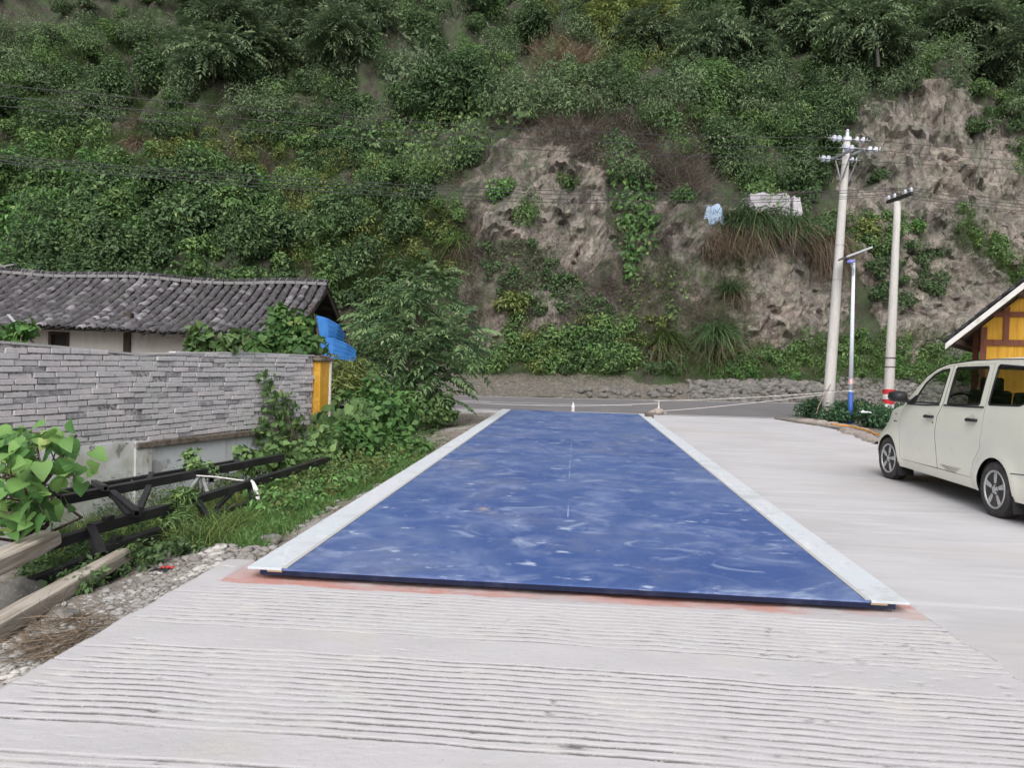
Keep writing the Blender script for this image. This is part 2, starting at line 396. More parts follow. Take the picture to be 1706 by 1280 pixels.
# ------------------------------------------------------------------ grooved approach ramp
rng = np.random.default_rng(5)
rxs = np.arange(-2.46, 2.34, .022); rys = np.arange(-3.2, .42, .0052)
gl = []                                               # groove lines: (y, depth)
y = .075-.05
for (a, b, sp) in ((-.205, -.90, .0605), (-1.194, -2.0, .0575), (-2.25, -3.15, .0575)):
    yy = a
    while yy > b: gl.append(yy+rng.normal()*.0025); yy -= sp
gl = np.array(gl)
RX, RY = np.meshgrid(rxs, rys, indexing='ij'); RZ = np.zeros_like(RX); GR = np.zeros_like(RX); PK = np.zeros_like(RX)
for i, x in enumerate(rxs):
    wav = .006*fbm(x*.55, 1.7, 0, 2)-.022*max(0, x-.2)**1.4-.018*max(0, -x-.8)**1.3+.03*(x < -99)
    lft = -2.36+.10*fbm(x, 4, 4, 2)
    for gi, gy_ in enumerate(gl):
        yc = gy_+wav+.0019*fbm(x*3.2, gi*3.1, 0, 3)+.0016*fbm(x*14, gi*1.9, 3, 2)
        fade = fbm(x*.9, gi*1.37, 7, 3)
        k = min(1.0, max(.55, 1.05+.40*fade))*float(sstep(-2.30+.12*math.sin(gi*2.3)-.02, -2.16+.10*math.sin(gi*2.3), x))*float(1-sstep(2.10+.05*math.sin(gi*1.9), 2.2, x))
        if x > 1.0: k *= .55+.45*max(0, min(1, .8+1.5*fbm(x*1.5, gi*.4, 9, 2)))
        wd = .0088*(1+.35*fbm(x*9, gi*5.1, 2, 2))
        j0 = np.searchsorted(rys, yc-.03); j1 = np.searchsorted(rys, yc+.03)
        d = (rys[j0:j1]-yc); wd = max(wd, .006); g = k*np.exp(-(d/max(wd, .003))**2)
        lip = .3*k*np.exp(-((d+.018)/.008)**2)
        GR[i, j0:j1] = np.maximum(GR[i, j0:j1], g); RZ[i, j0:j1] += lip*.005
    pe = -.115+.05*fbm(x*2.6, 8, 0, 4)+.02*fbm(x*11, 4, 0, 2)
    PK[i] = np.clip(.5+(rys-pe)/.014, 0, 1)*(x > -2.23)*(x < 2.14)
mask_nog = np.clip(.5+(rys[None]+.03)/.02, 0, 1)      # no grooves in the pink strip
GR *= (1-PK)
NZ = np.array([[.006*fbm(x*2.5, y_*2.5, 0, 2)+.0016*fbm(x*28, y_*28, 5, 2) for y_ in rys[::3]] for x in rxs])
NZ = np.repeat(NZ, 3, 1)[:, :len(rys)]
PITS = np.array([[fbm(x*11, y_*16, 2.2, 2) for y_ in rys[::2]] for x in rxs]); PITS = np.repeat(PITS, 2, 1)[:, :len(rys)]
area = np.array([[.16*fbm(x*1.1, y_*1.3, 9, 2)+(.16 if x > .9 else 0)*math.exp(-((y_+.75)/.6)**2) for y_ in rys[::8]] for x in rxs]); area = np.repeat(area, 8, 1)[:, :len(rys)]
pit = np.clip((PITS+area-.70)/.06, 0, 1)*(1-PK)
RZ += .010*sstep(.9, 2.1, RX)
edge = np.clip((np.abs(RX-.0)-2.2)/.25, 0, 1)
RZ += -.068-.012*GR+NZ-.007*pit-.010*PK*(1-.3*PITS)
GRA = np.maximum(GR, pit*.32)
# broken right-hand edge feathering down to the yard
er = np.array([2.16+.035*fbm(y_*2.3, 3, 0, 4)+.10*float(sstep(-.4, -1.6, y_)) for y_ in rys])
el = np.array([-2.40+.02*fbm(y_*2.0, 9, 0, 4) for y_ in rys])
XX = np.clip(RX, el[None], er[None])
RZ = np.where((RX > er[None]+.02) | (RX < el[None]-.02), -.30, RZ)
ramp = np_mesh('ramp', np.stack([XX, RY, RZ], -1).reshape(-1, 3), grid_faces(len(rxs), len(rys)), m_ramp, smooth=True, attrs={'groove': GRA.ravel(), 'pink': PK.ravel()})
tag(ramp, kind='structure')
slab('ramp_base', [(-2.38, -60), (2.2, -60), (2.2, -3.19), (-2.38, -3.19)], -.11, .3, m_concrete)
slab('ramp_side', [(2.1, -3.15), (2.6, -3.15), (2.6, .2), (2.1, .2)], -.135, .2, m_concrete)

# ------------------------------------------------------------------ weighbridge
L_ = 17.58; W_ = 1.85
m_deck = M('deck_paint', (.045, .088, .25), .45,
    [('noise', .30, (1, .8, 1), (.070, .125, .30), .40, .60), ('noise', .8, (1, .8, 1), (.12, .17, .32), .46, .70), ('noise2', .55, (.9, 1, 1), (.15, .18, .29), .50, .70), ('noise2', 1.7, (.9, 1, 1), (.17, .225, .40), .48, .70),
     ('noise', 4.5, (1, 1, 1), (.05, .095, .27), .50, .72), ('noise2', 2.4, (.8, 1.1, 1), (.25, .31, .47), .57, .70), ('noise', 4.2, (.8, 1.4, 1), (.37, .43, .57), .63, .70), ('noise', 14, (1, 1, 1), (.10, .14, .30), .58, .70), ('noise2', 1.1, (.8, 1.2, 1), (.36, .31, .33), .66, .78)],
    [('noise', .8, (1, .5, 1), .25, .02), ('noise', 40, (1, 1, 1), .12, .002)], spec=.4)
m_white = M('border_paint', (.52, .545, .585), .6,
    [('noise', 1.8, (2, .6, 1), (.50, .56, .60), .45, .66), ('noise2', 5, (1.5, .5, 1), (.60, .615, .63), .52, .7), ('noise', 16, O1, (.36, .38, .39), .58, .74), ('noise2', .8, (1, 1, 1), (.42, .44, .45), .56, .68), ('noise', 2.2, (1, .4, 1), (.55, .56, .60), .6, .7)],
    [('noise', 14, O1, .2, .006)])
m_dbeam = M('deck_edge_steel', (.006, .010, .035), .5, [('noise', 6, O1, (.02, .025, .06), .5, .7)])
m_rust = M('rust_spot', (.30, .21, .14), .9)
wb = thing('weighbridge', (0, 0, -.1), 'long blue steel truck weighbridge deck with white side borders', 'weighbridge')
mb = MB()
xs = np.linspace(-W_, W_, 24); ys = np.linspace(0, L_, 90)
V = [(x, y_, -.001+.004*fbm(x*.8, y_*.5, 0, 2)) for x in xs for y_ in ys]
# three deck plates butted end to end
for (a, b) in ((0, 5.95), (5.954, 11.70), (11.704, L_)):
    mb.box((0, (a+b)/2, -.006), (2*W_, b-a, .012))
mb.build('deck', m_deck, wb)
mb = MB(); la, lb_, lc = gnd(952, 735, 0), gnd(948, 800, 0), gnd(946, 862, 0); mb.beam(la, lb_, .007, .002); mb.beam(gnd(947, 838, 0), lc, .008, .002); mb.build('chalk_line', M('chalk', (.36, .42, .55), .9, [('noise', 6, O1, (.10, .15, .31), .48, .6)]), wb)
for s in (-1, 1):
    mb = MB(); 
    for (a, b) in ((-.012, 5.96), (5.966, 11.7), (11.706, L_+.01)):
        mb.box((s*(W_+.117), (a+b)/2, -.002), (.226, b-a, .016))
    mb.build('side_border', m_white, wb, bevel=.002)
    mb = MB(); mb.box((s*(W_-.012), L_/2, .004), (.03, L_-.02, .006)); mb.build('border_strip', M('grey_strip', (.42, .42, .42), .7), wb)
    mb = MB(); mb.box((s*(W_+.05), -.006, -.016), (.10, .012, .012)); mb.build('corner_bracket', m_rust, wb, bevel=.002)
mb = MB(); mb.box((0, .006, -.028), (2*W_+.30, .014, .032)); mb.box((0, .43, -.065), (2*W_+.20, .03, .10)); mb.build('end_beam', m_dbeam, wb)
mb = MB(); mb.box((0, L_-.01, -.045), (2*W_+.30, .014, .064)); mb.build('end_beam', m_dbeam, wb)
mb = MB()
for s in (-1, 1): mb.box((s*(W_+.03), L_/2+.2, -.055), (.012, L_-.45, .085))
mb.build('side_beam', m_dbeam, wb)

# ------------------------------------------------------------------ hillside terrain
ST = {   # stations: world x -> profile (distance behind the road edge, height)
 -60: [(0, -.1), (2, .4), (4, 1.5), (9, 6), (15, 12), (23, 20), (33, 31), (50, 50), (85, 88), (130, 130)],
 -13: [(0, -.1), (2, .3), (4, 1.4), (8, 6), (14, 12), (22, 20), (33, 31), (50, 50), (85, 88), (130, 130)],
 -7:  [(0, -.1), (1.6, .25), (3.2, .9), (4.2, 1.5), (7, 6.5), (10.5, 11), (20, 20), (32, 31), (49, 48), (85, 86), (130, 130)],
 -2:  [(0, -.1), (1.6, .35), (3.0, .95), (4.0, 1.7), (5.6, 6.0), (8.5, 11.2), (18, 20), (31, 31), (49, 48), (85, 86), (130, 130)],
 4:   [(0, -.05), (1.6, .35), (3.0, 1.0), (4.0, 1.8), (5.4, 6.2), (7.5, 11.0), (17, 20), (31, 31), (49, 48), (85, 86), (130, 130)],
 7:   [(0, 0), (1.6, .45), (3.0, 1.1), (4.2, 1.8), (5.4, 6.2), (6.6, 9.0), (9.2, 9.8), (15, 17), (29, 30), (49, 48), (85, 86), (130, 130)],
 10:  [(0, .05), (1.4, .7), (3.0, 1.3), (4.4, 2.0), (5.6, 6.0), (6.6, 9.4), (9.8, 10.2), (15, 17), (29, 30), (49, 48), (85, 86), (130, 130)],
 13:  [(0, .05), (1.4, .8), (3.2, 1.4), (5.0, 2.4), (7.4, 5.8), (9.6, 9.6), (12, 12), (17, 18), (28, 29), (49, 48), (85, 86), (130, 130)],
 17:  [(0, .1), (1.4, .9), (3.5, 1.6), (5.4, 2.8), (8.5, 6.8), (11.5, 10.4), (15.0, 16.5), (18, 22), (27, 29), (49, 48), (85, 86), (130, 130)],
 24:  [(0, .1), (1.4, .9), (3.5, 1.8), (5.4, 3.0), (9.5, 7.0), (13, 11), (16.0, 17), (20, 23), (29, 31), (49, 48), (85, 86), (130, 130)],
 70:  [(0, .2), (1.4, .9), (3.5, 1.8), (5.4, 3.0), (9.5, 7.0), (13, 11), (16.0, 17), (20, 23), (29, 31), (49, 48), (85, 86), (130, 130)]}
SK = sorted(ST)
NV = 300
sv_ = np.linspace(0, 1, NV)
def prof(x):
    """profile at x, resampled with more points low down, blended between stations"""
    i = min(max(np.searchsorted(SK, x)-1, 0), len(SK)-2); a, b = SK[i], SK[i+1]; t = float(sstep(a, b, x))
    out = []
    for k in (a, b):
        P = np.array(ST[k], float); l = np.r_[0, np.cumsum(np.hypot(*np.diff(P, axis=0).T))]
        wl = np.r_[0, np.cumsum(np.hypot(*np.diff(P, axis=0).T)/(1+l[:-1]/14.0))]; wl /= wl[-1]
        out.append(np.stack([np.interp(sv_, wl, P[:, 0]), np.interp(sv_, wl, P[:, 1])], 1))
    return out[0]*(1-t)+out[1]*t
hx = np.array(list(np.arange(-95, -36, 2.2))+list(np.arange(-36, 30, .15))+list(np.arange(30, 95, 2.2)))
ROCK = [[(870, 330), (950, 205), (1010, 250), (1015, 420), (960, 470), (935, 455), (890, 400), (790, 395), (800, 360)],
        [(1100, 360), (1200, 395), (1260, 425), (1380, 440), (1420, 540), (1300, 600), (1230, 560), (1250, 480), (1150, 440)],
        [(1440, 175), (1560, 140), (1710, 235), (1900, 330), (1900, 600), (1470, 600), (1450, 480), (1420, 420), (1395, 330), (1425, 260)],
        [(890, 480), (935, 490), (935, 570), (895, 560)], [(780, 585), (830, 520), (860, 560), (840, 600)], [(1200, 560), (1300, 520), (1320, 610), (1230, 610)]]
GRAV = [[(600, 618), (1060, 628), (1060, 665), (600, 660)], [(1040, 640), (1900, 640), (1900, 690), (1040, 675)]]
HV = np.zeros((len(hx), NV, 3))
for i, x in enumerate(hx):
    P = prof(x); yf = yfar(x)+.12
    for j in range(NV):
        v, z = P[j]
        k = float(sstep(3.2, 6.5, v)); far = float(sstep(10, 40, v))
        n1 = fbm(x*.16, z*.10, 1.3, 4); n2 = fbm(x*.55, z*.4, 5.5, 4); n3 = fbm(x*1.7, z*1.5, 8.1, 4)
        rid = 1-abs(mn.noise(Vector((x*.42+.8*n1, z*.16, 3.3))))*2
        dy = k*(1.1*n1+.55*n2+.28*n3+.5*rid-.3)+far*3.5*n1
        dz = (1-k)*(.10*n2*min(1, v)+.06*n3*min(1, v))+k*(.25*n2)+far*2.0*n2
        HV[i, j] = (x, yf+v-dy, z+dz)
HF = grid_faces(len(hx), NV); HVf = HV.reshape(-1, 3)
px, py, pz = proj(HVf)
jx = np.array([26*fbm(p[0]*.5, p[2]*.5, 2, 4) for p in HVf]); jy = np.array([26*fbm(p[0]*.5, p[2]*.5, 12, 4) for p in HVf])
rock = np.zeros(len(HVf)); grav = np.zeros(len(HVf))
for ox, oy in ((0, 0), (9, 0), (-9, 0), (0, 9), (0, -9)):
    for p in ROCK: rock += inpoly(px+jx+ox, py+jy+oy, p)*.2
    for p in GRAV: grav += inpoly(px+jx*.5+ox, py+jy*.4+oy*.6, p)*.2
rock = np.maximum(rock, .40*inpoly(px+jx, py+jy, [(770, 300), (880, 210), (1010, 220), (1160, 330), (1400, 420), (1420, 560), (1250, 600), (800, 590), (750, 470)])); rock *= (pz > 0); grav *= (pz > 0)
# craggy displacement where the rock is bare
HV2 = HVf.copy()
for i in np.nonzero(rock > .05)[0]:
    p = HVf[i]; r = rock[i]
    wq = Vector((p[0]*.55+.35*fbm(p[0]*.5, p[2]*.5, 1, 3), p[1]*.5, p[2]*.42+.35*fbm(p[0]*.5, p[2]*.5, 7, 3)))
    f = mn.hetero_terrain(Vector((p[0]*.7, p[1]*.7, p[2]*.55)), .8, 2.1, 5, .6)
    d1_, pt_ = mn.voronoi(wq); d2_, pt2_ = mn.voronoi(Vector((wq.x*2.9+3, wq.y*2.9, wq.z*2.9)))
    bl = mn.cell(pt_[0]*7.7)*.5+.5; bl2 = mn.cell(pt2_[0]*9.1)*.5+.5
    cr_ = max(0, 1-(d1_[1]-d1_[0])/.10); cr2 = max(0, 1-(d2_[1]-d2_[0])/.14)
    HV2[i, 1] -= r*(.30*f-.40+.60*bl+.17*bl2-.20*cr_-.09*cr2); HV2[i, 2] += r*(.10*mn.noise(Vector((p[0]*1.9, p[2]*1.9, 1.1)))+.10*bl2)
m_hill = M('hillside_soil', (.050, .048, .036), .95, [('noise', .5, O1, (.085, .074, .060), .50, .70), ('noise', 2.5, (1, 1, .5), (.030, .034, .024), .48, .66), ('noise', 7, (1, 1, .35), (.14, .118, .10), .58, .74), ('noise', 1.1, O1, (.045, .068, .030), .44, .60)],
    [('noise', 1.6, (1, 1, .6), .6, .35), ('noise', 9, (1, 1, .5), .5, .08)])
# rock colours follow the bare-rock and gravel attributes
def hill_nodes(m):
    t = m.node_tree; L = t.links; b = t.nodes['Principled BSDF']
    soil = b.inputs['Base Color'].links[0].from_socket
    tc = t.nodes.new('ShaderNodeTexCoord')
    def tex(scale, stretch, det=8, dist=0.0):
        mp = t.nodes.new('ShaderNodeMapping'); mp.inputs['Scale'].default_value = stretch; L.new(tc.outputs['Object'], mp.inputs[0])
        n = t.nodes.new('ShaderNodeTexNoise'); n.inputs['Scale'].default_value = scale; n.inputs['Detail'].default_value = det; n.inputs['Distortion'].default_value = dist
        n.inputs['Roughness'].default_value = .65; L.new(mp.outputs[0], n.inputs['Vector']); return n.outputs['Fac']
    def ramp(fac, stops):
        r = t.nodes.new('ShaderNodeValToRGB'); e = r.color_ramp.elements
        e[0].position, e[0].color = stops[0][0], c4(stops[0][1]); e[1].position, e[1].color = stops[-1][0], c4(stops[-1][1])
        for p, c in stops[1:-1]: q = e.new(p); q.color = c4(c)
        L.new(fac, r.inputs[0]); return r.outputs[0]
    def mix(f, a, c):
        x = t.nodes.new('ShaderNodeMix'); x.data_type = 'RGBA'; L.new(f, x.inputs['Factor']); L.new(a, x.inputs['A']); L.new(c, x.inputs['B']); return x.outputs['Result']
    def mth(op, a, v):
        x = t.nodes.new('ShaderNodeMath'); x.operation = op; L.new(a, x.inputs[0])
        if isinstance(v, float): x.inputs[1].default_value = v
        else: L.new(v, x.inputs[1])
        x.use_clamp = True; return x.outputs[0]
    rk = ramp(tex(.42, (1, 1, .5), 10, .8), [(.30, (.17, .160, .157)), (.42, (.31, .285, .275)), (.52, (.42, .375, .352)), (.61, (.43, .358, .33)), (.70, (.36, .345, .345))])
    sp = ramp(tex(3.2, (1, 1, .45), 10, .6), [(.36, (.35, .35, .35)), (.52, (1, 1, 1)), (.7, (1.12, 1.1, 1.06))])
    mu = t.nodes.new('ShaderNodeMix'); mu.data_type = 'RGBA'; mu.blend_type = 'MULTIPLY'; mu.inputs['Factor'].default_value = .85
    L.new(rk, mu.inputs['A']); L.new(sp, mu.inputs['B']); rk = mu.outputs['Result']
    wn_ = t.nodes.new('ShaderNodeTexNoise'); wn_.inputs['Scale'].default_value = .9; wn_.inputs['Detail'].default_value = 5; L.new(tc.outputs['Object'], wn_.inputs['Vector'])
    wv_ = t.nodes.new('ShaderNodeVectorMath'); wv_.operation = 'MULTIPLY_ADD'; L.new(wn_.outputs['Color'], wv_.inputs[0]); wv_.inputs[1].default_value = (1.6, 1.6, 1.6); L.new(tc.outputs['Object'], wv_.inputs[2])
    bsrc = b.inputs['Normal'].links[0].from_socket
    for (sc_, lo_, hi_, cr_) in ((.55, .72, 1.18, .05), (1.7, .80, 1.12, .045)):
        v1 = t.nodes.new('ShaderNodeTexVoronoi'); v1.inputs['Scale'].default_value = sc_; L.new(wv_.outputs[0], v1.inputs['Vector'])
        sx = t.nodes.new('ShaderNodeSeparateColor'); L.new(v1.outputs['Color'], sx.inputs[0])
        rr = ramp(sx.outputs[0], [(0, (lo_,)*3), (.5, (1, .97, .95)), (1, (hi_, hi_*.985, hi_*.97))])
        v2 = t.nodes.new('ShaderNodeTexVoronoi'); v2.feature = 'DISTANCE_TO_EDGE'; v2.inputs['Scale'].default_value = sc_; L.new(wv_.outputs[0], v2.inputs['Vector'])
        ck = ramp(v2.outputs['Distance'], [(0, (.55, .53, .51)), (cr_, (1, 1, 1))])
        for q in (rr, ck):
            mu = t.nodes.new('ShaderNodeMix'); mu.data_type = 'RGBA'; mu.blend_type = 'MULTIPLY'; mu.inputs['Factor'].default_value = .9; L.new(rk, mu.inputs['A']); L.new(q, mu.inputs['B']); rk = mu.outputs['Result']
    a = t.nodes.new('ShaderNodeAttribute'); a.attribute_name = 'rock'
    g = t.nodes.new('ShaderNodeAttribute'); g.attribute_name = 'gravel'
    nz = tex(1.3, (1, 1, .7), 8)
    fr = mth('MULTIPLY', mth('SUBTRACT', mth('ADD', a.outputs['Fac'], nz), .80), 2.4)
    gv = ramp(tex(9, (1, 1, 1), 10), [(.36, (.08, .07, .058)), (.5, (.155, .135, .118)), (.60, (.20, .175, .155)), (.7, (.29, .265, .245))])
    c = mix(fr, soil, rk); c = mix(mth('MULTIPLY', mth('SUBTRACT', mth('ADD', g.outputs['Fac'], nz), .8), 4.0), c, gv)
    L.new(c, b.inputs['Base Color'])
hill_nodes(m_hill)
hill = tag(np_mesh('hillside', HV2, HF, m_hill, smooth=True, attrs={'rock': rock, 'gravel': grav}), kind='structure')
hill.data.polygons.foreach_set('use_smooth', rock[HF].mean(1) < .45)
BV = BVHTree.FromPolygons([Vector(p) for p in HV2], [tuple(f) for f in HF])
def hit(x, y):
    d = Vector(ray(x, y)).normalized(); p, n, i, ds = BV.ray_cast(Vector(CAM), d, 400)
    if p is None: return None, None
    n = np.array(n); n = n if n@np.array(d) < 0 else -n
    return np.array(p), n
def hits(poly, n, rng, bbox=None):
    xs_ = [p[0] for p in poly]; ys_ = [p[1] for p in poly]; out = []; tries = 0
    while len(out) < n and tries < n*30:
        tries += 1; x, y = rng.uniform(min(xs_), max(xs_)), rng.uniform(min(ys_), max(ys_))
        if inpoly(np.array([x]), np.array([y]), poly)[0]:
            p, nn = hit(x, y)
            if p is not None: out.append((p, nn, x, y))
    return out
def rect(x0, y0, x1, y1): return [(x0, y0), (x1, y0), (x1, y1), (x0, y1)]
def gp(x, y):
    """point of the yard/ditch ground seen at a pixel"""
    z = -.3
    for _ in range(12): p = gnd(x, y, z); z = .5*z+.5*gz(p[0], p[1])
    return np.array([p[0], p[1], gz(p[0], p[1])])

# ------------------------------------------------------------------ hillside vegetation
rng = np.random.default_rng(11)
UPV = np.array([0, 0, 1.0])
# ground-hugging scrub, brush and grass that read as one mass
def scatter_clouds(lv, n, poly, rad, leaves, size, aspect=.45, up=.5, off=.25, kind='dia', nolo=None, mask=None):
    for p, nn, x, y in hits(poly, n, rng):
        if nolo is not None and any(inpoly(np.array([x]), np.array([y]), q)[0] for q in nolo) and rng.random() < .93: continue
        s = (.6+.8*rng.random())*rad
        c = p+nn*s*off+UPV*s*.25
        lv.cloud(rng, int(leaves*(.6+.8*rng.random())), c, (s, s, s*(.7+.4*rng.random())), size*(.75+.5*rng.random()), lobes=rng.integers(5, 10), aspect=aspect, up=up, kind=kind)
NOV = ROCK+[rect(-300, 612, 1060, 700), rect(1000, 632, 2000, 700)]
CLIFF = [(760, 300), (880, 200), (1010, 220), (1160, 330), (1400, 420), (1420, 560), (1250, 600), (780, 600), (740, 470)]
DK = Leaves(); MD = Leaves(); GY = Leaves(); YL = Leaves(); LU = Leaves(); DRY = Leaves(); GR_ = Leaves(); DG = Leaves()
scatter_clouds(DK, 250, rect(-260, -90, 1980, 420), 1.25, 1150, .18, nolo=NOV+[CLIFF])
scatter_clouds(MD, 260, rect(-260, -90, 1980, 440), 1.15, 980, .155, nolo=NOV+[CLIFF])
scatter_clouds(GY, 260, rect(-260, -90, 1980, 230), 1.35, 950, .19, aspect=.3, nolo=NOV)
scatter_clouds(GY, 120, rect(900, -90, 1980, 330), 1.3, 950, .18, aspect=.3, nolo=NOV)
scatter_clouds(DK, 150, rect(-260, 330, 720, 600), 1.1, 800, .19, nolo=NOV)
scatter_clouds(MD, 50, rect(-260, 230, 600, 600), .9, 480, .22, nolo=NOV)
scatter_clouds(YL, 90, [(230, 230), (470, 210), (760, 370), (760, 480), (500, 470), (300, 300)], .7, 380, .16, nolo=NOV)
scatter_clouds(YL, 30, rect(900, -60, 1180, 120), 1.1, 520, .2, aspect=.3)
scatter_clouds(LU, 40, rect(-60, 250, 470, 440), .8, 360, .24, aspect=.6)
scatter_clouds(DK, 34, [(800, 400), (880, 395), (960, 470), (1040, 540), (1000, 560), (820, 500)], .38, 260, .12, aspect=.6)
scatter_clouds(DK, 26, [(1430, 400), (1570, 420), (1560, 540), (1440, 500)], .6, 330, .15)
scatter_clouds(MD, 26, [(1590, 340), (1720, 440), (1730, 500), (1600, 390)], .45, 280, .13)
scatter_clouds(MD, 18, rect(1400, 350, 1500, 430), .5, 300, .15)
scatter_clouds(MD, 40, [(840, 545), (1060, 560), (1060, 622), (780, 622)], .6, 420, .16)
scatter_clouds(DK, 26, [(840, 560), (1240, 590), (1240, 628), (780, 622)], .5, 380, .15)
scatter_clouds(LU, 12, [(860, 545), (1060, 570), (1060, 622), (840, 622)], .42, 260, .15, aspect=.55)
scatter_clouds(YL, 16, rect(830, 540, 1230, 620), .5, 300, .14)
scatter_clouds(MD, 70, [(1240, 590), (1330, 560), (1490, 560), (1900, 585), (1900, 640), (1200, 640)], .5, 420, .13)
scatter_clouds(LU, 26, [(1160, 615), (1480, 600), (1900, 610), (1900, 642), (1160, 640)], .4, 300, .12)
# dry twiggy brush on the cliff, the slope above it and between the trees
def scatter_blades(lv, n, poly, per, L, W, droop, dirv=(0, -.35, 1), spread=.5, rad=.35, nolo=None, keep=.0):
    for p, nn, x, y in hits(poly, n, rng):
        if nolo is not None and any(inpoly(np.array([x]), np.array([y]), q)[0] for q in nolo) and rng.random() > keep: continue
        k = int(per*(.5+rng.random())); P = p+rng.normal(size=(k, 3))*rad*np.array([1, .45, .8])
        D = nrm(np.asarray(dirv, float)+nn*.5+rng.normal(size=(k, 3))*spread); t = rng.random()
        lv.blades(P, D, L*(.5+.8*rng.random(k)), W, rng, droop, np.clip(t*.6+rng.random(k)*.4, 0, 1))
scatter_blades(DRY, 700, CLIFF, 46, .50, .018, .5, spread=.8, nolo=ROCK, keep=.10)
scatter_blades(DRY, 420, [(760, 380), (900, 400), (1120, 430), (1240, 600), (780, 600)], 50, .42, .016, .5, spread=.9, nolo=ROCK, keep=.12)
scatter_blades(DRY, 110, rect(-100, 20, 560, 330), 60, .9, .024, .5, spread=.7)
scatter_blades(DRY, 240, [(800, 200), (1180, 180), (1170, 340), (900, 240)], 70, .8, .022, .4, spread=.6)
scatter_blades(DRY, 110, rect(560, 380, 800, 560), 60, .6, .018, .5, spread=.7)
scatter_blades(DRY, 130, [(1330, 380), (1440, 330), (1700, 330), (1700, 560), (1440, 560)], 34, .4, .016, .5, spread=.9)
scatter_blades(DG, 70, [(880, 60), (960, 70), (1030, 190), (960, 180)], 80, 1.0, .026, .5, dirv=(.1, -.6, .7), spread=.45)
scatter_blades(DG, 40, rect(200, 200, 520, 300), 46, .9, .03, 1.0, spread=.5)
scatter_blades(DG, 40, [(1340, 370), (1410, 350), (1400, 450), (1330, 430)], 50, .8, .026, 1.2, dirv=(0, -.9, .2), spread=.5)
scatter_blades(DG, 34, [(1180, 385), (1260, 390), (1250, 420), (1180, 420)], 46, .7, .026, 1.3, dirv=(0, -.9, .1), spread=.5)
scatter_blades(DG, 80, rect(480, 230, 760, 470), 36, .8, .024, .9, spread=.6)
scatter_blades(GR_, 330, [(420, 350), (760, 350), (790, 480), (560, 500)], 70, .6, .026, .7, spread=.5)
scatter_blades(GR_, 260, [(1160, 590), (1500, 560), (1900, 590), (1900, 645), (1100, 640)], 70, .5, .018, .6, spread=.5)
scatter_blades(GR_, 120, [(1600, 350), (1720, 450), (1730, 520), (1590, 400)], 50, .4, .018, .6, spread=.5)
scatter_blades(GR_, 130, rect(760, 618, 1180, 640), 36, .25, .014, .7, spread=.6)
scatter_blades(GR_, 130, rect(780, 560, 1240, 630), 40, .45, .018, .7, spread=.6)
scatter_blades(GR_, 420, rect(-60, 60, 560, 330), 60, .75, .03, .8, spread=.6)
scatter_blades(GR_, 120, [(1080, 430), (1250, 430), (1250, 600), (1000, 600)], 44, .45, .017, .8, spread=.7)
for lv, nm, mt in ((DK, 'hillside_scrub', m_leaf_dark), (MD, 'hillside_scrub', m_leaf_mid), (GY, 'hillside_scrub', m_leaf_grey), (YL, 'hillside_scrub', m_leaf_yellow), (LU, 'hillside_scrub', m_leaf_lush)):
    tag(lv.obj(nm, mt), {id(DK): 'dark green scrub covering the hillside', id(MD): 'mid green scrub covering the hillside', id(GY): 'feathery grey green scrub over the upper hillside', id(YL): 'yellowish scrub patches on the hillside', id(LU): 'fresh bright green undergrowth on the hillside'}[id(lv)], 'scrub', kind='stuff')
tag(DRY.obj('dry_brush', m_dry), 'brown twiggy dead brush clinging to the cliff and slope', 'brush', kind='stuff')
tag(DG.obj('dry_grass', m_dryg), 'straw coloured drooping dead grass on the hillside', 'grass', kind='stuff')
tag(GR_.obj('hillside_grass', m_grass), 'green grass on the slope and along the cliff foot', 'grass', kind='stuff')

# trees that stand out of the scrub
def tree_proto(kind, seed):
    r = np.random.default_rng(seed); lv = Leaves(); h = 1.3
    if kind == 'feather':
        ends = lv.cloud(r, 640, (0, 0, 2.1), (1.5, 1.5, 1.0), .58, lobes=18, kind='frond', up=.3, tight=.38)
    elif kind == 'round':
        ends = lv.cloud(r, 5200, (0, 0, 2.0), (1.35, 1.35, 1.25), .17, lobes=20, up=.5, tight=.38)
    elif kind == 'broad':
        ends = lv.cloud(r, 2600, (0, 0, 1.9), (1.3, 1.3, 1.3), .27, lobes=18, aspect=.5, up=.7, tight=.36)
    mb = MB(); twigs(mb, r, (0, 0, .9), ends, .05, .012, 5); mb.tube([(0, 0, -.6), (.04, .02, .2), (0, 0, .95)], [.10, .08, .055], 7)
    return lv, mb
PROTO = {}
def tree(name, label, group, kind, x, y, mat, s, var=0):
    p, n = hit(x, y)
    if p is None: return
    key = (kind, var, mat.name)
    if key not in PROTO:
        lv, mb = tree_proto(kind, hash_(kind)+var)
        t = thing(name, (0, 0, 0), label, 'tree', group)
        lv.obj('crown', mat, t); mb.build('trunk', m_bark, t); PROTO[key] = t
    else:
        t = copy_tree(PROTO[key]); t.name = name; tag(t, label, 'tree', group)
    t.location = Vector(p-np.array([0, 0, s*.9])); t.scale = (s*(.9+.2*rng.random()), s*(.9+.2*rng.random()), s*(.85+.3*rng.random())); t.rotation_euler = (R_(8), 0, rng.random()*6.28)
    return t
def hash_(k): return {'feather': 100, 'round': 200, 'broad': 300}[k]
def sector(x, y):
    if x < 420: return 'above the tiled house' if y < 260 else 'just behind the tiled house'
    if x < 760: return 'left of the bare cliff'
    if x < 1130: return 'on the slope above the bare cliff'
    if x < 1440: return 'on the slope above the tarpaulin covered stack'
    return 'above the pinkish rock scar'
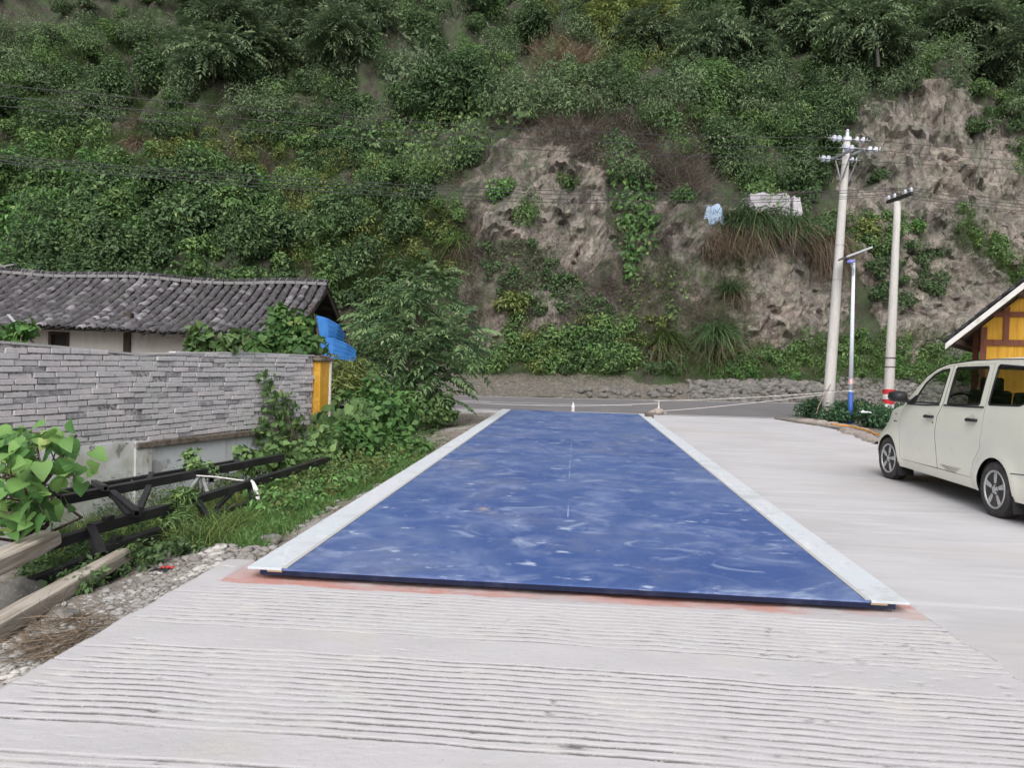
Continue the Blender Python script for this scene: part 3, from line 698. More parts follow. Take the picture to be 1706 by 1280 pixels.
def grove(name, desc, kind, mat, n, poly, s0, s1):
    for i in range(n):
        for _ in range(20):
            x = rng.uniform(min(p[0] for p in poly), max(p[0] for p in poly)); y = rng.uniform(min(p[1] for p in poly), max(p[1] for p in poly))
            if inpoly(np.array([x]), np.array([y]), poly)[0]: break
        sc = sector(x, y)
        tree(name, '%s %s' % (desc, sc), '%ss %s' % (name.replace('_', ' '), sc), kind, x, y, mat, rng.uniform(s0, s1), i % 2)
grove('feathery_tree', 'feathery grey green tree standing', 'feather', m_leaf_grey, 18, rect(330, -60, 720, 140), 1.1, 1.7)
grove('feathery_tree', 'feathery grey green tree standing', 'feather', m_leaf_grey, 30, [(960, -70), (1780, -70), (1780, 170), (1450, 130), (1100, 200)], 1.1, 1.8)
grove('rounded_tree', 'rounded mid green tree standing', 'round', m_leaf_mid, 20, [(1080, -60), (1760, -60), (1760, 200), (1640, 140), (1450, 120), (1400, 260), (1180, 260)], 1.0, 1.5)
grove('dark_tree', 'dense dark green tree standing', 'round', m_leaf_dark, 24, rect(-80, -60, 900, 220), 1.0, 1.6)
grove('dark_tree', 'dense dark green tree standing', 'round', m_leaf_dark, 12, [(1160, 170), (1430, 150), (1400, 310), (1180, 310)], .8, 1.2)
grove('leafy_tree', 'broad leaved dark green tree standing', 'broad', m_leaf_dark, 16, rect(60, 320, 470, 450), .8, 1.2)
grove('leafy_tree', 'broad leaved dark green tree standing', 'broad', m_leaf_mid, 8, rect(-60, 300, 450, 430), .7, 1.1)
grove('yellowish_tree', 'yellowish green slender tree standing', 'feather', m_leaf_yellow, 5, rect(950, 20, 1090, 110), .9, 1.2)


# ------------------------------------------------------------------ plants on the hillside that can be told apart
def hang_vine(name, label, poly, n, sz, mat, thick=.35, aspect=.75):
    lv = Leaves(); H = hits(poly, n, rng); P = np.array([h[0]+h[1]*thick*rng.random()+np.array([0, -thick*.6*rng.random(), .1*rng.random()]) for h in H]); m_ = len(P)
    N = nrm(np.array([h[1] for h in H])*.7+UPV*.6+rng.normal(size=(m_, 3))*.4+np.array([0, -.4, 0])); A = nrm(np.cross(N, rdir(rng, m_))-UPV*.6)
    lv.dia(P, A, N, sz*(.6+.8*rng.random(m_)), sz*aspect*(.6+.7*rng.random(m_)), rng)
    b = P[np.argmin(P[:, 2])]; t = thing(name, b, label, 'vine'); lv.obj('foliage', mat, t)
    mb = MB()
    for q in P[rng.integers(0, m_, 14)]: mb.tube([q, q+np.array([.06, .1, -.25]), q+np.array([.02, .16, -.6])], [.006, .01, .012], 5)
    mb.build('stem', m_bark, t)
hang_vine('hanging_vine', 'bright green vine with yellow leaves hanging down the middle of the bare cliff', [(1012, 262), (1088, 258), (1092, 330), (1100, 390), (1040, 480), (1028, 400), (1020, 320)], 900, .27, m_leaf_lush, .5)
hang_vine('hanging_vine', 'thin trailing strands of vine down the lower cliff right of its middle', [(1028, 470), (1050, 430), (1150, 450), (1140, 540), (1110, 560), (1100, 480), (1035, 560)], 300, .18, m_leaf_mid, .2)
hang_vine('climbing_vine', 'pale leaved creeper smothering a tall shrub high on the slope left of centre', [(690, 60), (735, 80), (740, 150), (700, 190), (660, 180), (650, 140), (672, 100)], 620, .34, m_leaf_grey, 1.2)
hang_vine('climbing_vine', 'pale leaved creeper in two clumps above the top of the bare cliff', [(785, 150), (830, 130), (850, 160), (880, 130), (898, 190), (860, 215), (800, 210), (770, 190)], 620, .32, m_leaf_mid, .9)
hang_vine('climbing_vine', 'wide sheet of creeper over the slope between the two cable spans', [(650, 190), (780, 190), (830, 240), (770, 290), (690, 270), (640, 240)], 900, .26, m_leaf_mid, .7)
hang_vine('climbing_vine', 'bright creeper draped over bushes above the left end of the farmhouse roof', [(60, 310), (130, 290), (140, 330), (100, 380), (50, 430), (-20, 440), (-10, 370)], 900, .30, m_leaf_lush, .8)
hang_vine('creeping_cover', 'dark mat of creeping leaves on the lower left of the bare cliff', [(805, 410), (870, 395), (930, 440), (960, 470), (1030, 530), (1020, 560), (930, 520), (860, 480), (810, 470)], 1500, .13, m_leaf_dark, .25)
def bush(name, label, x, y, r_, n, sz, mat, kind='dia', aspect=.5, off=.2):
    p, nn = hit(x, y); lv = Leaves(); c = p+nn*r_*off; ends = lv.cloud(rng, n, c, (r_, r_*.9, r_*.85), sz, lobes=12, aspect=aspect, kind=kind)
    t = thing(name, p-UPV*.2, label, 'bush'); lv.obj('foliage', mat, t); mb = MB(); twigs(mb, rng, p-UPV*.2, ends[:8], .03, .008); mb.build('stem', m_bark, t)
bush('bush', 'dense dark round bush with broad leaves high above the farmhouse gable', 590, 235, 2.0, 1700, .30, m_leaf_dark, aspect=.6)
bush('bush', 'leafy bright tree-like bush just above the farmhouse ridge', 390, 375, 1.8, 1300, .34, m_leaf_mid, aspect=.5)
bush('bush', 'yellow green bush on the low left of the bare cliff', 848, 512, 1.0, 900, .20, m_leaf_yellow)
bush('bush', 'small dark bush alone in the middle of the pinkish rock scar', 1464, 295, .55, 520, .16, m_leaf_dark)
bush('bush', 'bright green little bush on the rock scar right of the shorter pole', 1533, 378, .62, 620, .15, m_leaf_lush)
bush('bush', 'olive green bush on the rock face between the two concrete poles', 1440, 385, .85, 800, .17, m_leaf_yellow)
bush('bush', 'bushy green shrub at the foot of the bare cliff, left of its middle', 925, 570, 1.1, 1200, .19, m_leaf_mid, aspect=.6)
bush('bush', 'fresh green shrub at the foot of the bare cliff below the hanging vine', 1000, 585, .85, 900, .19, m_leaf_lush, aspect=.6)
bush('bush', 'small leafy bush clinging to the top left of the bare cliff', 838, 330, .9, 700, .22, m_leaf_lush)
bush('bush', 'low green bush on the bare cliff just left of the hanging vine', 940, 310, .75, 600, .2, m_leaf_mid)
bush('bush', 'light green bush at the cliff edge left of the blue tarpaulin', 1140, 335, .8, 520, .2, m_leaf_lush)
def tuft(name, label, x, y, n, L, W, mat, spread=.5, droop=1.0, rad=.18, dry=True, dirv=(0, -.35, 1)):
    p, nn = hit(x, y); t = thing(name, p, label, 'grass clump'); lv = Leaves(); P = p+nn*.05+rng.normal(size=(n, 3))*rad*np.array([1, .5, .4]); lv.blades(P, nrm(np.asarray(dirv, float)+nn*.25+rng.normal(size=(n, 3))*spread), L*(.55+.6*rng.random(n)), W, rng, droop, seg=4); lv.obj('blades', mat, t)
    if dry: lv = Leaves(); k = n//3; P = p+rng.normal(size=(k, 3))*rad*np.array([1, .5, .4])-UPV*.1; lv.blades(P, nrm(np.array([0, -.6, .2])+rng.normal(size=(k, 3))*spread), L*(.5+.5*rng.random(k)), W*.8, rng, 1.7, seg=4); lv.obj('dead_blades', m_dryg, t)
tuft('reed_clump', 'large dark green reed clump spilling over the ledge below the pale tarpaulin', 1255, 372, 520, 2.1, .065, m_reed, .55, 1.3, .55)
tuft('reed_clump', 'green reed clump on the ledge below the right end of the pale tarpaulin', 1315, 375, 360, 1.6, .055, m_reed, .55, 1.3, .45)
tuft('reed_clump', 'short reed clump on the ledge just right of the blue tarpaulin', 1215, 372, 260, 1.4, .05, m_reed, .5, 1.2, .35)
tuft('grass_tuft', 'arching green grass tuft on the left edge of the bare cliff', 765, 408, 240, 1.5, .045, m_grass, .45, 1.1, .22)
tuft('grass_tuft', 'spiky grass tuft high on the rocky right part of the cliff foot', 1220, 488, 240, 1.5, .045, m_reed, .5, 1.0, .2)
tuft('grass_tuft', 'wide grass tuft with dead straw on the cliff foot below the spiky tuft', 1190, 560, 380, 1.9, .05, m_reed, .6, 1.2, .28)
tuft('grass_tuft', 'arching pale green grass tuft on the cliff foot right of the shrubs', 1108, 572, 300, 1.7, .045, m_grass, .6, 1.1, .28)
tuft('grass_tuft', 'pale striped tall grass clump above the right end of the farmhouse', 612, 285, 260, 1.9, .055, m_grass, .5, 1.1, .3)
tuft('grass_tuft', 'drooping dead grass tuft on the slope left of the bare cliff', 520, 315, 300, 1.9, .05, m_dryg, .5, 1.7, .4, True, (0, -.9, .2))
tuft('grass_tuft', 'drooping dead grass strand hanging below the larger dead tuft', 548, 365, 160, 1.6, .045, m_dryg, .35, 1.8, .2, True, (0, -.9, .0))
tuft('grass_tuft', 'dead straw coloured tuft on the slope above the left half of the farmhouse', 230, 240, 160, 1.3, .05, m_dryg, .4, 1.6, .22, False, (0, -.8, .3))
tuft('dead_shrub', 'big pinkish brown dead shrub above the top of the bare cliff', 935, 120, 620, 2.6, .045, m_dryg, .55, .5, .8, False, (.25, -.3, .9))
tuft('dead_shrub', 'smaller reddish brown dead shrub to the lower right of the big dead shrub', 985, 170, 420, 1.8, .04, m_dry, .7, .5, .6, False, (.4, -.3, .6))
tuft('dry_reed_curtain', 'curtain of dry straw hanging from the ledge right of the reed clump', 1365, 405, 420, 2.0, .05, m_dryg, .35, 1.9, .5, False, (0, -.9, .1))

# ------------------------------------------------------------------ grey brick boundary wall
rng = np.random.default_rng(21)
m_brick = M('grey_block', (.50, .485, .505), .92, [('noise', 14, O1, (.42, .41, .425), .45, .7), ('noise', 60, O1, (.58, .56, .57), .55, .72), ('noise', 1.2, O1, (.45, .47, .45), .5, .7)],
    [('noise', 55, O1, .5, .008)], attr=[('rnd', (.235, .23, .245), .86, .92), ('rnd', (.58, .53, .55), .35, .0)])
m_mortar = M('mortar', (.42, .40, .41), .95, [('noise', 25, O1, (.14, .13, .13), .44, .60)], [('noise', 40, O1, .6, .02)])
m_plaster = M('old_plaster', (.58, .60, .60), .9, [('noise', 1.6, O1, (.40, .405, .345), .48, .62), ('noise', 3, (3, 3, .3), (.33, .32, .27), .58, .75), ('noise', 5.5, O1, (.24, .23, .22), .60, .64)], [('noise', 20, O1, .4, .01)])
m_ledge = M('ledge_concrete', (.16, .135, .115), .95, [('noise', 10, O1, (.08, .065, .05), .45, .65)], [('noise', 18, O1, .8, .03)])
WA = gnd(0, 760, .33)                                # guess replaced by the two measured ends below
WB = atd(530, 690, 12.6); WB[2] = 0
WA = atd(0, 690, 7.66); WA[2] = 0
wd_ = (WB-WA); WLEN = np.linalg.norm(wd_); wd_ /= WLEN; wn = np.array([wd_[1], -wd_[0], 0])     # wn faces the yard
WST = -2.6
def wp(s, z, off=0.0): return WA+wd_*s+wn*off+np.array([0, 0, z])
def wall_top(s):                                      # top outline measured from the photograph
    return float(np.interp(s, [-3, 0, .9, 1.7, 2.6, 3.6, WLEN], [1.52, 1.44, 1.40, 1.35, 1.385, 1.41, 1.40]))
LED = .30
wall = thing('brick_wall', WA+np.array([0, 0, -.55]), 'long unplastered grey brick wall with an uneven top and stained plaster base', 'wall')
mb = MB(); BH, BL = .064, .25; row = 0; z = LED
while z < 1.56:
    s = WST-rng.random()*.1-(.125 if row % 2 else 0)
    while s < WLEN-.16:
        l = BL*(1+rng.normal()*.025); t = wall_top(s+l/2)
        tilt = .03*fbm(s*.8, row*.3, 3, 2)+rng.normal()*.012
        if z+BH < t+.012 and s+l < WLEN-.12:
            o = rng.normal()*.007; a = wd_*math.cos(tilt*.5)+np.array([0, 0, 1])*math.sin(tilt*.5)
            mb.box(wp(s+l/2, z+BH/2+.022*fbm(s*.45, row*.11, 4, 2)+rng.normal()*.0025, o-.055), (l-.010-rng.random()*.012, .11, BH-.007-rng.random()*.008), (a, wn, np.cross(a, -wn)*-1 if False else np.array([0, 0, 1.])), rng.random()*.8 if rng.random() > .09 else .95)
        s += l
    z += BH; row += 1
mb.build('brickwork', m_brick, wall, bevel=.004)
mb = MB(); k = 40; top = [(WST+(WLEN-.14-WST)*i/k) for i in range(k+1)]
poly = [wp(s, wall_top(s)-.03+.012*fbm(s*3, 2, 2), -.013) for s in top]+[wp(WLEN-.14, LED-.05, -.013), wp(WST, LED-.05, -.013)]
mb.prism(poly, -wn*.10); mb.build('mortar_bed', m_mortar, wall)
# capping smear of mortar on top
mb = MB()
for i in range(k): mb.beam(wp(top[i], wall_top(top[i])-.012, -.055), wp(top[i+1], wall_top(top[i+1])-.012, -.055), .112, .024)
mb.build('mortar_cap', M('mortar_cap', (.42, .41, .41), .95, [('noise', 12, O1, (.33, .34, .32), .5, .7)], [('noise', 30, O1, .5, .02)]), wall)
s1 = 1.62
mb = MB(); mb.prism([wp(s1, LED, .07), wp(WLEN+.05, LED, .07), wp(WLEN+.05, LED-.07, .07), wp(s1, LED-.075, .07)], -wn*.2); mb.build('ledge', m_ledge, wall, bevel=.01)
mb = MB(); mb.prism([wp(WST, LED+.02, .015), wp(s1-.006, LED+.02, .015), wp(s1-.006, -1.0, .015), wp(WST, -1.0, .015)], -wn*.15)
mb.build('plaster_base', m_plaster, wall)
mb = MB(); mb.prism([wp(s1+.2, LED-.078, .0), wp(WLEN-.1, LED-.072, .0), wp(WLEN-.1, -1.0, .0), wp(s1+.2, -1.0, .0)], -wn*.12)
m_plaster2 = M('white_plaster', (.56, .59, .61), .9, [('noise', 2.2, O1, (.33, .335, .34), .55, .58), ('noise', 3, (3, 3, .3), (.42, .42, .40), .55, .75)], [('noise', 20, O1, .3, .01)])
mb.build('plaster_base', m_plaster2, wall)
mb = MB(); mb.prism([wp(s1, LED+.02, .045), wp(s1+.24, LED+.0, .045), wp(s1+.24, -1.0, .045), wp(s1, -1.0, .045)], -wn*.19); mb.build('pilaster', m_plaster, wall)

# yellow gate pillar at the end of the wall
m_yel = M('yellow_tile', (.55, .30, .035), .45, [('noise', 3, (6, 6, .3), (.42, .21, .03), .45, .7), ('noise', 12, O1, (.62, .38, .07), .5, .7)], [('noise', 20, (6, 6, .3), .2, .005)])
m_white2 = M('white_edge', (.62, .61, .58), .7, [('noise', 9, O1, (.45, .43, .4), .5, .7)])
pil = thing('gate_pillar', wp(WLEN, -.5), 'yellow tiled gate pillar with a dark cap at the end of the grey brick wall', 'pillar')
pz = wall_top(WLEN)-.10
mb = MB(); mb.box(wp(WLEN, (pz-.6)/2, -.06), (.26, .34, pz+.6), (wd_, wn, UPV)); mb.build('shaft', m_yel, pil, bevel=.006)
mb = MB(); mb.box(wp(WLEN+.145, (pz-.6)/2, -.02), (.028, .30, pz+.6), (wd_, wn, UPV)); mb.box(wp(WLEN+.135, (pz-.6)/2, .113), (.03, .02, pz+.6), (wd_, wn, UPV)); mb.build('corner_trim', m_white2, pil)
mb = MB(); mb.box(wp(WLEN, pz+.03, -.06), (.36, .42, .055), (wd_, wn, UPV)); mb.box(wp(WLEN, pz+.075, -.06), (.30, .34, .035), (wd_, wn, UPV)); mb.build('cap', m_ledge, pil, bevel=.012)

# ------------------------------------------------------------------ tiled farmhouse behind the wall
m_tile = M('grey_clay_tile', (.062, .058, .064), .85, [('noise', 7, O1, (.115, .11, .12), .50, .68), ('noise', 2, O1, (.06, .064, .058), .55, .7), ('noise', 40, O1, (.24, .23, .235), .60, .72)], [('noise', 30, O1, .4, .008)],
    attr=[('rnd', (.27, .26, .275), .60, 1.0), ('rnd', (.05, .046, .046), .36, .0)])
m_under = M('tile_bed', (.022, .02, .02), .95)
m_hwall = M('house_plaster', (.50, .48, .46), .9, [('noise', 1.2, O1, (.40, .38, .36), .45, .7), ('noise', 3, (3, 3, .4), (.54, .52, .49), .5, .7)], [('noise', 14, O1, .3, .01)])
m_dwood = M('dark_wood', (.045, .034, .027), .85, [('noise', 7, (1, 1, .2), (.08, .06, .05), .45, .7)], [('noise', 20, (1, 1, .2), .4, .01)])
m_ridge = M('ridge_tile', (.19, .185, .188), .9, [('noise', 8, O1, (.20, .195, .20), .45, .65), ('noise', 25, O1, (.30, .295, .285), .55, .7)], [('noise', 30, O1, .4, .01)])
RR = atd(546, 476, 19.3)                              # right end of the ridge
he = -np.array([RT[0], RT[1], 0]); he /= np.linalg.norm(he)          # along the ridge, to the left
hn = np.array([-he[1], he[0], 0]); hn = hn if hn[1] < 0 else -hn       # towards the camera
RZ_ = RR[2]; RUN, DROP, HLEN = 2.85, 1.33, 17.0
RR0 = np.array([RR[0], RR[1], 0])
def sag(s): return -.05*math.sin(s*.55+.4)-.06*math.exp(-((s-8.0)/2.2)**2)+.03*math.sin(s*1.7)+.05*float(sstep(9, 14, s))
def roof(s, v, off=0.0):
    """s along the ridge from the gable, v down the slope 0..1"""
    z = RZ_+sag(s)*(1-.4*v)-DROP*v-.10*math.sin(math.pi*v)+off+.012*fbm(s*.7, v*3, 1, 2)
    return RR0+he*s+hn*RUN*v+np.array([0, 0, z])
house = thing('farmhouse', RR0+he*HLEN*.5+np.array([0, 0, -.7]), 'low whitewashed farmhouse with a sagging grey clay tile roof behind the brick wall', 'house')
Vt, Ft, Rt = [], [], []; n0 = 0
NC = int(HLEN/.212); NR_ = 25
for c in range(NC):
    s0 = .09+c*.212; cr = rng.random()
    for r in range(NR_):
        v0 = 1.0-(r)/NR_*.985; v1 = v0-1.5/NR_*.985
        js = s0+rng.normal()*.010+.018*fbm(s0*.6, v0*5, 7, 2); wv = .073*(1+rng.normal()*.07); hgt = .066*(1+rng.normal()*.10); up_ = .024+rng.random()*.018
        if r == 0: v0 += rng.normal()*.008
        rr = np.clip(.62*rng.random()+.38*cr+(.15 if rng.random() < .06 else 0), 0, 1); K = 6
        vs = []
        for (vv, lift) in ((v0, up_), (max(v1, 0.0), .0)):
            for k in range(K+1):
                a = math.pi*k/K; p = roof(js-math.cos(a)*wv, vv, math.sin(a)*hgt+lift); vs.append(p)
        for k in range(K+1):                           # lower lip
            a = math.pi*k/K; p = roof(js-math.cos(a)*wv*.86, v0, math.sin(a)*hgt*.8+up_-.018); vs.append(p)
        Vt += vs; Rt += [rr]*len(vs)
        for k in range(K):
            Ft.append((n0+k, n0+k+1, n0+K+1+k+1, n0+K+1+k)); Ft.append((n0+2*(K+1)+k, n0+2*(K+1)+k+1, n0+k+1, n0+k))
        n0 += len(vs)
rf = np_mesh('roof', np.array(Vt), np.array(Ft), m_tile, house, rnd=np.array(Rt))
sb = np.linspace(0, HLEN, 80); vb = np.linspace(0, .985, 8)
np_mesh('roof_bed', np.array([roof(s, v, -.03) for s in sb for v in vb]), grid_faces(80, 8), m_under, house)
def roofb(s, v, off=0.0): return RR0+he*s-hn*(RUN*.92)*v+np.array([0, 0, RZ_+sag(s)*(1-.4*v)-1.22*v+off])
np_mesh('roof_rear', np.array([roofb(s, v, .02) for s in sb for v in vb]), grid_faces(80, 8), m_tile, house)
mb = MB()
s = 0.0
while s < HLEN-.3:                                     # ridge: a row of pale capping tiles on stacked edge tiles
    l = .26*(1+rng.normal()*.06); a = roof(s+.005, 0, .05); b = roof(s+l-.008, 0, .05)
    mb.beam(a+hn*.07, b+hn*.07, .13, .075, rnd=rng.random()); s += l
mb.build('ridge_course', m_ridge, house, bevel=.012)
mb = MB(); s = 0.0
while s < HLEN-.3:
    a = roof(s, 0, .115); mb.box(a+np.array([0, 0, .02*rng.random()]), (.026, .16, .085), (nrm(he+UPV*.7), hn, nrm(UPV-he*.7)), rng.random()); s += .040+rng.random()*.02
mb.build('ridge_stack', m_tile, house)
mb = MB()
for (ds, dz, an) in ((8.05, .20, .25), (7.85, .225, -.2), (8.2, .17, .1)): mb.box(roof(ds, 0, dz), (.26, .16, .05), (nrm(he+UPV*an), hn, UPV))
mb.build('ridge_knob', m_ridge, house, bevel=.015)
# walls under the eave
WV = .74; wz0, wz1 = -.9, RZ_-DROP*WV-.12
wc = lambda s, z, o=0.0: RR0+he*s+hn*(RUN*WV+o)+np.array([0, 0, z])
ws0, ws1 = .55, HLEN-.3
def seg(a, b, z0, z1): mb.prism([wc(a, z0), wc(b, z0), wc(b, z1), wc(a, z1)], -hn*.16)
def s_at(px): 
    d = ray(px, 560); q = RR0+hn*RUN*WV-CAM; A_ = np.array([[d[0], -he[0]], [d[1], -he[1]]]); return np.linalg.solve(A_, q[:2])[1]
sw0, sw1 = s_at(116), s_at(81)
mb = MB(); seg(ws0, sw0, wz0, wz1); seg(sw1, ws1, wz0, wz1); seg(sw0, sw1, wz0, .7); seg(sw0, sw1, 1.73, wz1)
mb.build('front_wall', m_hwall, house)
wf = MB()
for (a, b, z0, z1) in ((sw0, sw0+.06, .7, 1.73), (sw1-.06, sw1, .7, 1.73), (sw0+.06, sw1-.06, 1.67, 1.73), (sw0+.06, sw1-.06, .7, .76)): wf.prism([wc(a, z0, .02), wc(b, z0, .02), wc(b, z1, .02), wc(a, z1, .02)], -hn*.1)
wfo = wf.build('window', m_dwood, house)
mb = MB(); mb.prism([wc(sw0+.06, .76, -.08), wc(sw1-.06, .76, -.08), wc(sw1-.06, 1.67, -.08), wc(sw0+.06, 1.67, -.08)], -hn*.02); 
mb.build('shutter', M('dark_shutter', (.022, .020, .020), .7), wfo)
for px_ in (213, 470):
    sp_ = s_at(px_); mb = MB(); mb.prism([wc(sp_-.075, wz0, .05), wc(sp_+.075, wz0, .05), wc(sp_+.075, wz1+.18, .05), wc(sp_-.075, wz1+.18, .05)], -hn*.15); mb.build('post', m_dwood, house)
mb = MB(); mb.prism([RR0+he*ws0+hn*RUN*WV+UPV*wz0, RR0+he*ws0-hn*RUN*.68+UPV*wz0, RR0+he*ws0-hn*RUN*.68+UPV*(RZ_-1.1), RR0+he*ws0+UPV*(RZ_-.16), RR0+he*ws0+hn*RUN*WV+UPV*wz1], he*.15)
mb.build('gable_wall', M('gable_boards', (.04, .034, .03), .9, [('noise', 5, (6, 6, .4), (.02, .018, .016), .45, .6)]), house)
mb = MB()
for (fn, n_) in ((roof, 1.0), (roofb, .97)):
    mb.beam(fn(.03, .02, -.09), fn(.03, n_, -.09), .04, .13)
mb.build('barge_board', m_dwood, house)
mb = MB()
for v in (.1, .32, .54, .76, .95): mb.beam(roof(.06, v, -.10), roof(ws0+.2, v, -.10), .09, .09); mb.beam(roofb(.06, v, -.10), roofb(ws0+.2, v, -.10), .09, .09)
for v in (.9,): mb.beam(roof(.1, v, -.09), roof(HLEN-.1, v, -.09), .09, .09)
s = .3
while s < HLEN: mb.beam(roof(s, WV-.03, -.06), roof(s, .985, -.055), .06, .045); s += .42
mb.build('rafters', m_dwood, house)

# ------------------------------------------------------------------ curved blue metal sheets leaning on the gable end
m_blue = M('blue_steel_sheet', (.035, .165, .46), .45, [('noise', 3, O1, (.05, .21, .52), .45, .7), ('noise', 14, O1, (.02, .10, .33), .6, .75)], [('noise', 4, O1, .2, .02)], spec=.45)
bs = thing('metal_awning', atd(560, 600, 16.9), 'curved bright blue corrugated metal sheets hung at the gable end of the farmhouse', 'awning')
def blue_sheet(pts, n_u, ridges, name):
    """pts: rows of (px,py,depth) along both long edges"""
    A_ = [atd(*p) for p in pts[0]]; B_ = [atd(*p) for p in pts[1]]; rows = []
    m = 40
    for i in range(m+1):
        t = i/m; f = lambda Q: np.array([np.interp(t*(len(Q)-1), range(len(Q)), [q[k] for q in Q]) for k in range(3)])
        a, b = f(A_), f(B_); nn = nrm(np.cross(b-a, UPV)); nn = nn if nn[1] < 0 else -nn
        for j in range(n_u+1):
            u = j/n_u; ph = (u*ridges) % 1.0; rg = .016*max(0, 1-abs(ph-.5)/.10)
            rows.append(a*(1-u)+b*u+nn*rg)
    return np_mesh(name, rows, grid_faces(m+1, n_u+1), m_blue, bs)
o = blue_sheet([[(523, 524, 16.6), (545, 530, 16.8), (565, 541, 17.1), (575, 556, 17.5)], [(533, 567, 16.5), (548, 566, 16.7), (560, 566, 17.0), (573, 569, 17.4)]], 60, 4, 'sheet')
o = blue_sheet([[(533, 561, 16.4), (555, 563, 16.6), (578, 572, 16.9), (592, 582, 17.2)], [(537, 600, 16.3), (556, 598, 16.5), (575, 600, 16.8), (594, 604, 17.1)]], 60, 4, 'sheet')
mb = MB(); mb.tube([atd(524, 524, 16.62), atd(538, 600, 16.32), atd(540, 640, 16.3)], .025); mb.tube([atd(574, 556, 17.5), atd(594, 604, 17.15), atd(594, 640, 17.1)], .025); mb.build('frame', m_dwood, bs)

# ------------------------------------------------------------------ utility poles, wires, solar lamp
rng = np.random.default_rng(31)
m_pole = M('pole_concrete', (.50, .485, .46), .85, [('noise', 2, (4, 4, .5), (.40, .385, .365), .45, .7), ('noise', 12, (3, 3, .4), (.58, .57, .55), .52, .72), ('noise', 30, O1, (.42, .41, .39), .58, .75)], [('noise', 30, O1, .25, .006)])
m_galv = M('galvanised_steel', (.42, .43, .45), .5, [('noise', 9, O1, (.33, .34, .36), .45, .7)], metal=.6)
m_porc = M('insulator_glaze', (.60, .62, .70), .18, [('noise', 9, O1, (.50, .53, .64), .45, .7)], spec=.6)
m_wire = M('wire', (.05, .05, .052), .6)
m_dark = M('dark_metal', (.03, .03, .032), .5)
def pole_pts(bx, by, tx, ty, D):
    t = atd(tx, ty, D); b = atd(bx, by, D); g = np.array([b[0], b[1], -.12]); k = (t-b)/(t[2]-b[2]); return b+k*(-.12-b[2]), t
PD = 22.4
pb, pt = pole_pts(1379, 690, 1411.5, 228, PD)
pole = thing('utility_pole', pb, 'tall tapered concrete utility pole with crossarm and pairs of disc insulators', 'utility pole')
mb = MB(); mb.tube([pb+(pt-pb)*t for t in np.linspace(0, 1, 9)], list(np.linspace(.165, .095, 9)), 20)
mb.build('shaft', m_pole, pole, smooth=True)
for t in (.115, .50, .62, .90):
    mb = MB(); mb.tube([pb+(pt-pb)*t, pb+(pt-pb)*(t+.004)], .165-.07*t+.004, 20); mb.build('band', m_galv, pole)
pd = nrm(pt-pb)
mb = MB(); mb.tube([pt-pd*.12, pt-pd*.02], .125, 16); mb.tube([pt, pt+pd*.14], [.05, .05], 10); mb.tube([pt+pd*.14, pt+pd*.17, pt+pd*.22], [.03, .05, .02], 10); mb.build('pole_cap', m_porc, pole, smooth=False)
a0 = atd(1393, 266, PD+.55); a1 = atd(1433, 247, PD-.60); a1[2] = a0[2] = (a0[2]+a1[2])/2
mb = MB(); ad = nrm(a1-a0); sdv = np.cross(ad, UPV)
mb.beam(a0+sdv*.14, a1+sdv*.14, .05, .075); mb.beam(a0-sdv*.14, a1-sdv*.14, .05, .075)
mb.build('crossarm', m_galv, pole, bevel=.004)
pc = pb+(pt-pb)*.865
mb = MB()
for e in (a0, a1): mb.beam(e*.72+(a0+a1)*.14+sdv*.14, pc+sdv*.1-np.array([0, 0, .22]), .03, .03); mb.beam(e*.72+(a0+a1)*.14-sdv*.14, pc-sdv*.1-np.array([0, 0, .22]), .03, .03)
mb.build('arm_brace', m_galv, pole)
def wire_dir(fr, to): return nrm(np.asarray(to)-np.asarray(fr))
WL = [(0, 141, 14.0), (0, 160, 14.3), (0, 176, 14.6)]     # left ends in the photo with distances: the next pole stands nearer to the viewer
WRr = [(1706, 252, 23.5), (1706, 268, 23.2), (1706, 282, 23.8)]
att = [pt-pd*.06, a1, a0]
ins_mb = None
def disc(mb, o, ax): mb.lathe([(.012, -.07), (.030, -.06), (.032, -.018), (.092, -.006), (.096, .006), (.08, .010), (.03, .016), (.012, .07)], o, ax, 18)
wires = []
for ph in range(3):
    for side, W in ((-1, WL), (1, WRr)):
        e = atd(*W[ph]); dv = wire_dir(att[ph], e); st = att[ph]+dv*.13
        imb = MB(); disc(imb, st+dv*.18, dv); disc(imb, st+dv*.37, dv)
        io = imb.build('insulator', m_porc, pole, smooth=True)
        cm = MB(); cm.tube([att[ph], st+dv*.16], .016, 6); cm.tube([st+dv*.42, st+dv*.62], .018, 6); cm.tube([st+dv*.50, st+dv*.53+UPV*.09], .014, 6); cm.build('clamp', m_galv, io)
        wires.append((st+dv*.6, e, side))
jm = MB()
for ph in range(3):
    A_, B_ = wires[2*ph][0], wires[2*ph+1][0]; hgt = .32 if ph == 0 else -.05
    jm.tube([A_*(1-t)+B_*t+UPV*(hgt*4*t*(1-t))+np.array([0, -.12, 0])*4*t*(1-t) for t in np.linspace(0, 1, 13)], .009, 6)
jm.build('jumper_wire', m_dark, pole)
def span(A_, B_, sagv, ext=.35, n=40):
    """hanging wire from A past B (outside the frame)"""
    A_ = np.asarray(A_); B_ = np.asarray(B_); E_ = B_+(B_-A_)*ext; pts = []
    T = 1+ext
    for i in range(n+1):
        t = T*i/n; p = A_+(B_-A_)*t; p = p-UPV*sagv*4*(t/T)*(1-t/T)+UPV*sagv*4*(1/T)*(1-1/T)*t; pts.append(p)
    return pts
side_nm = {-1: 'left', 1: 'right'}
ordn = ['highest', 'middle', 'lowest']
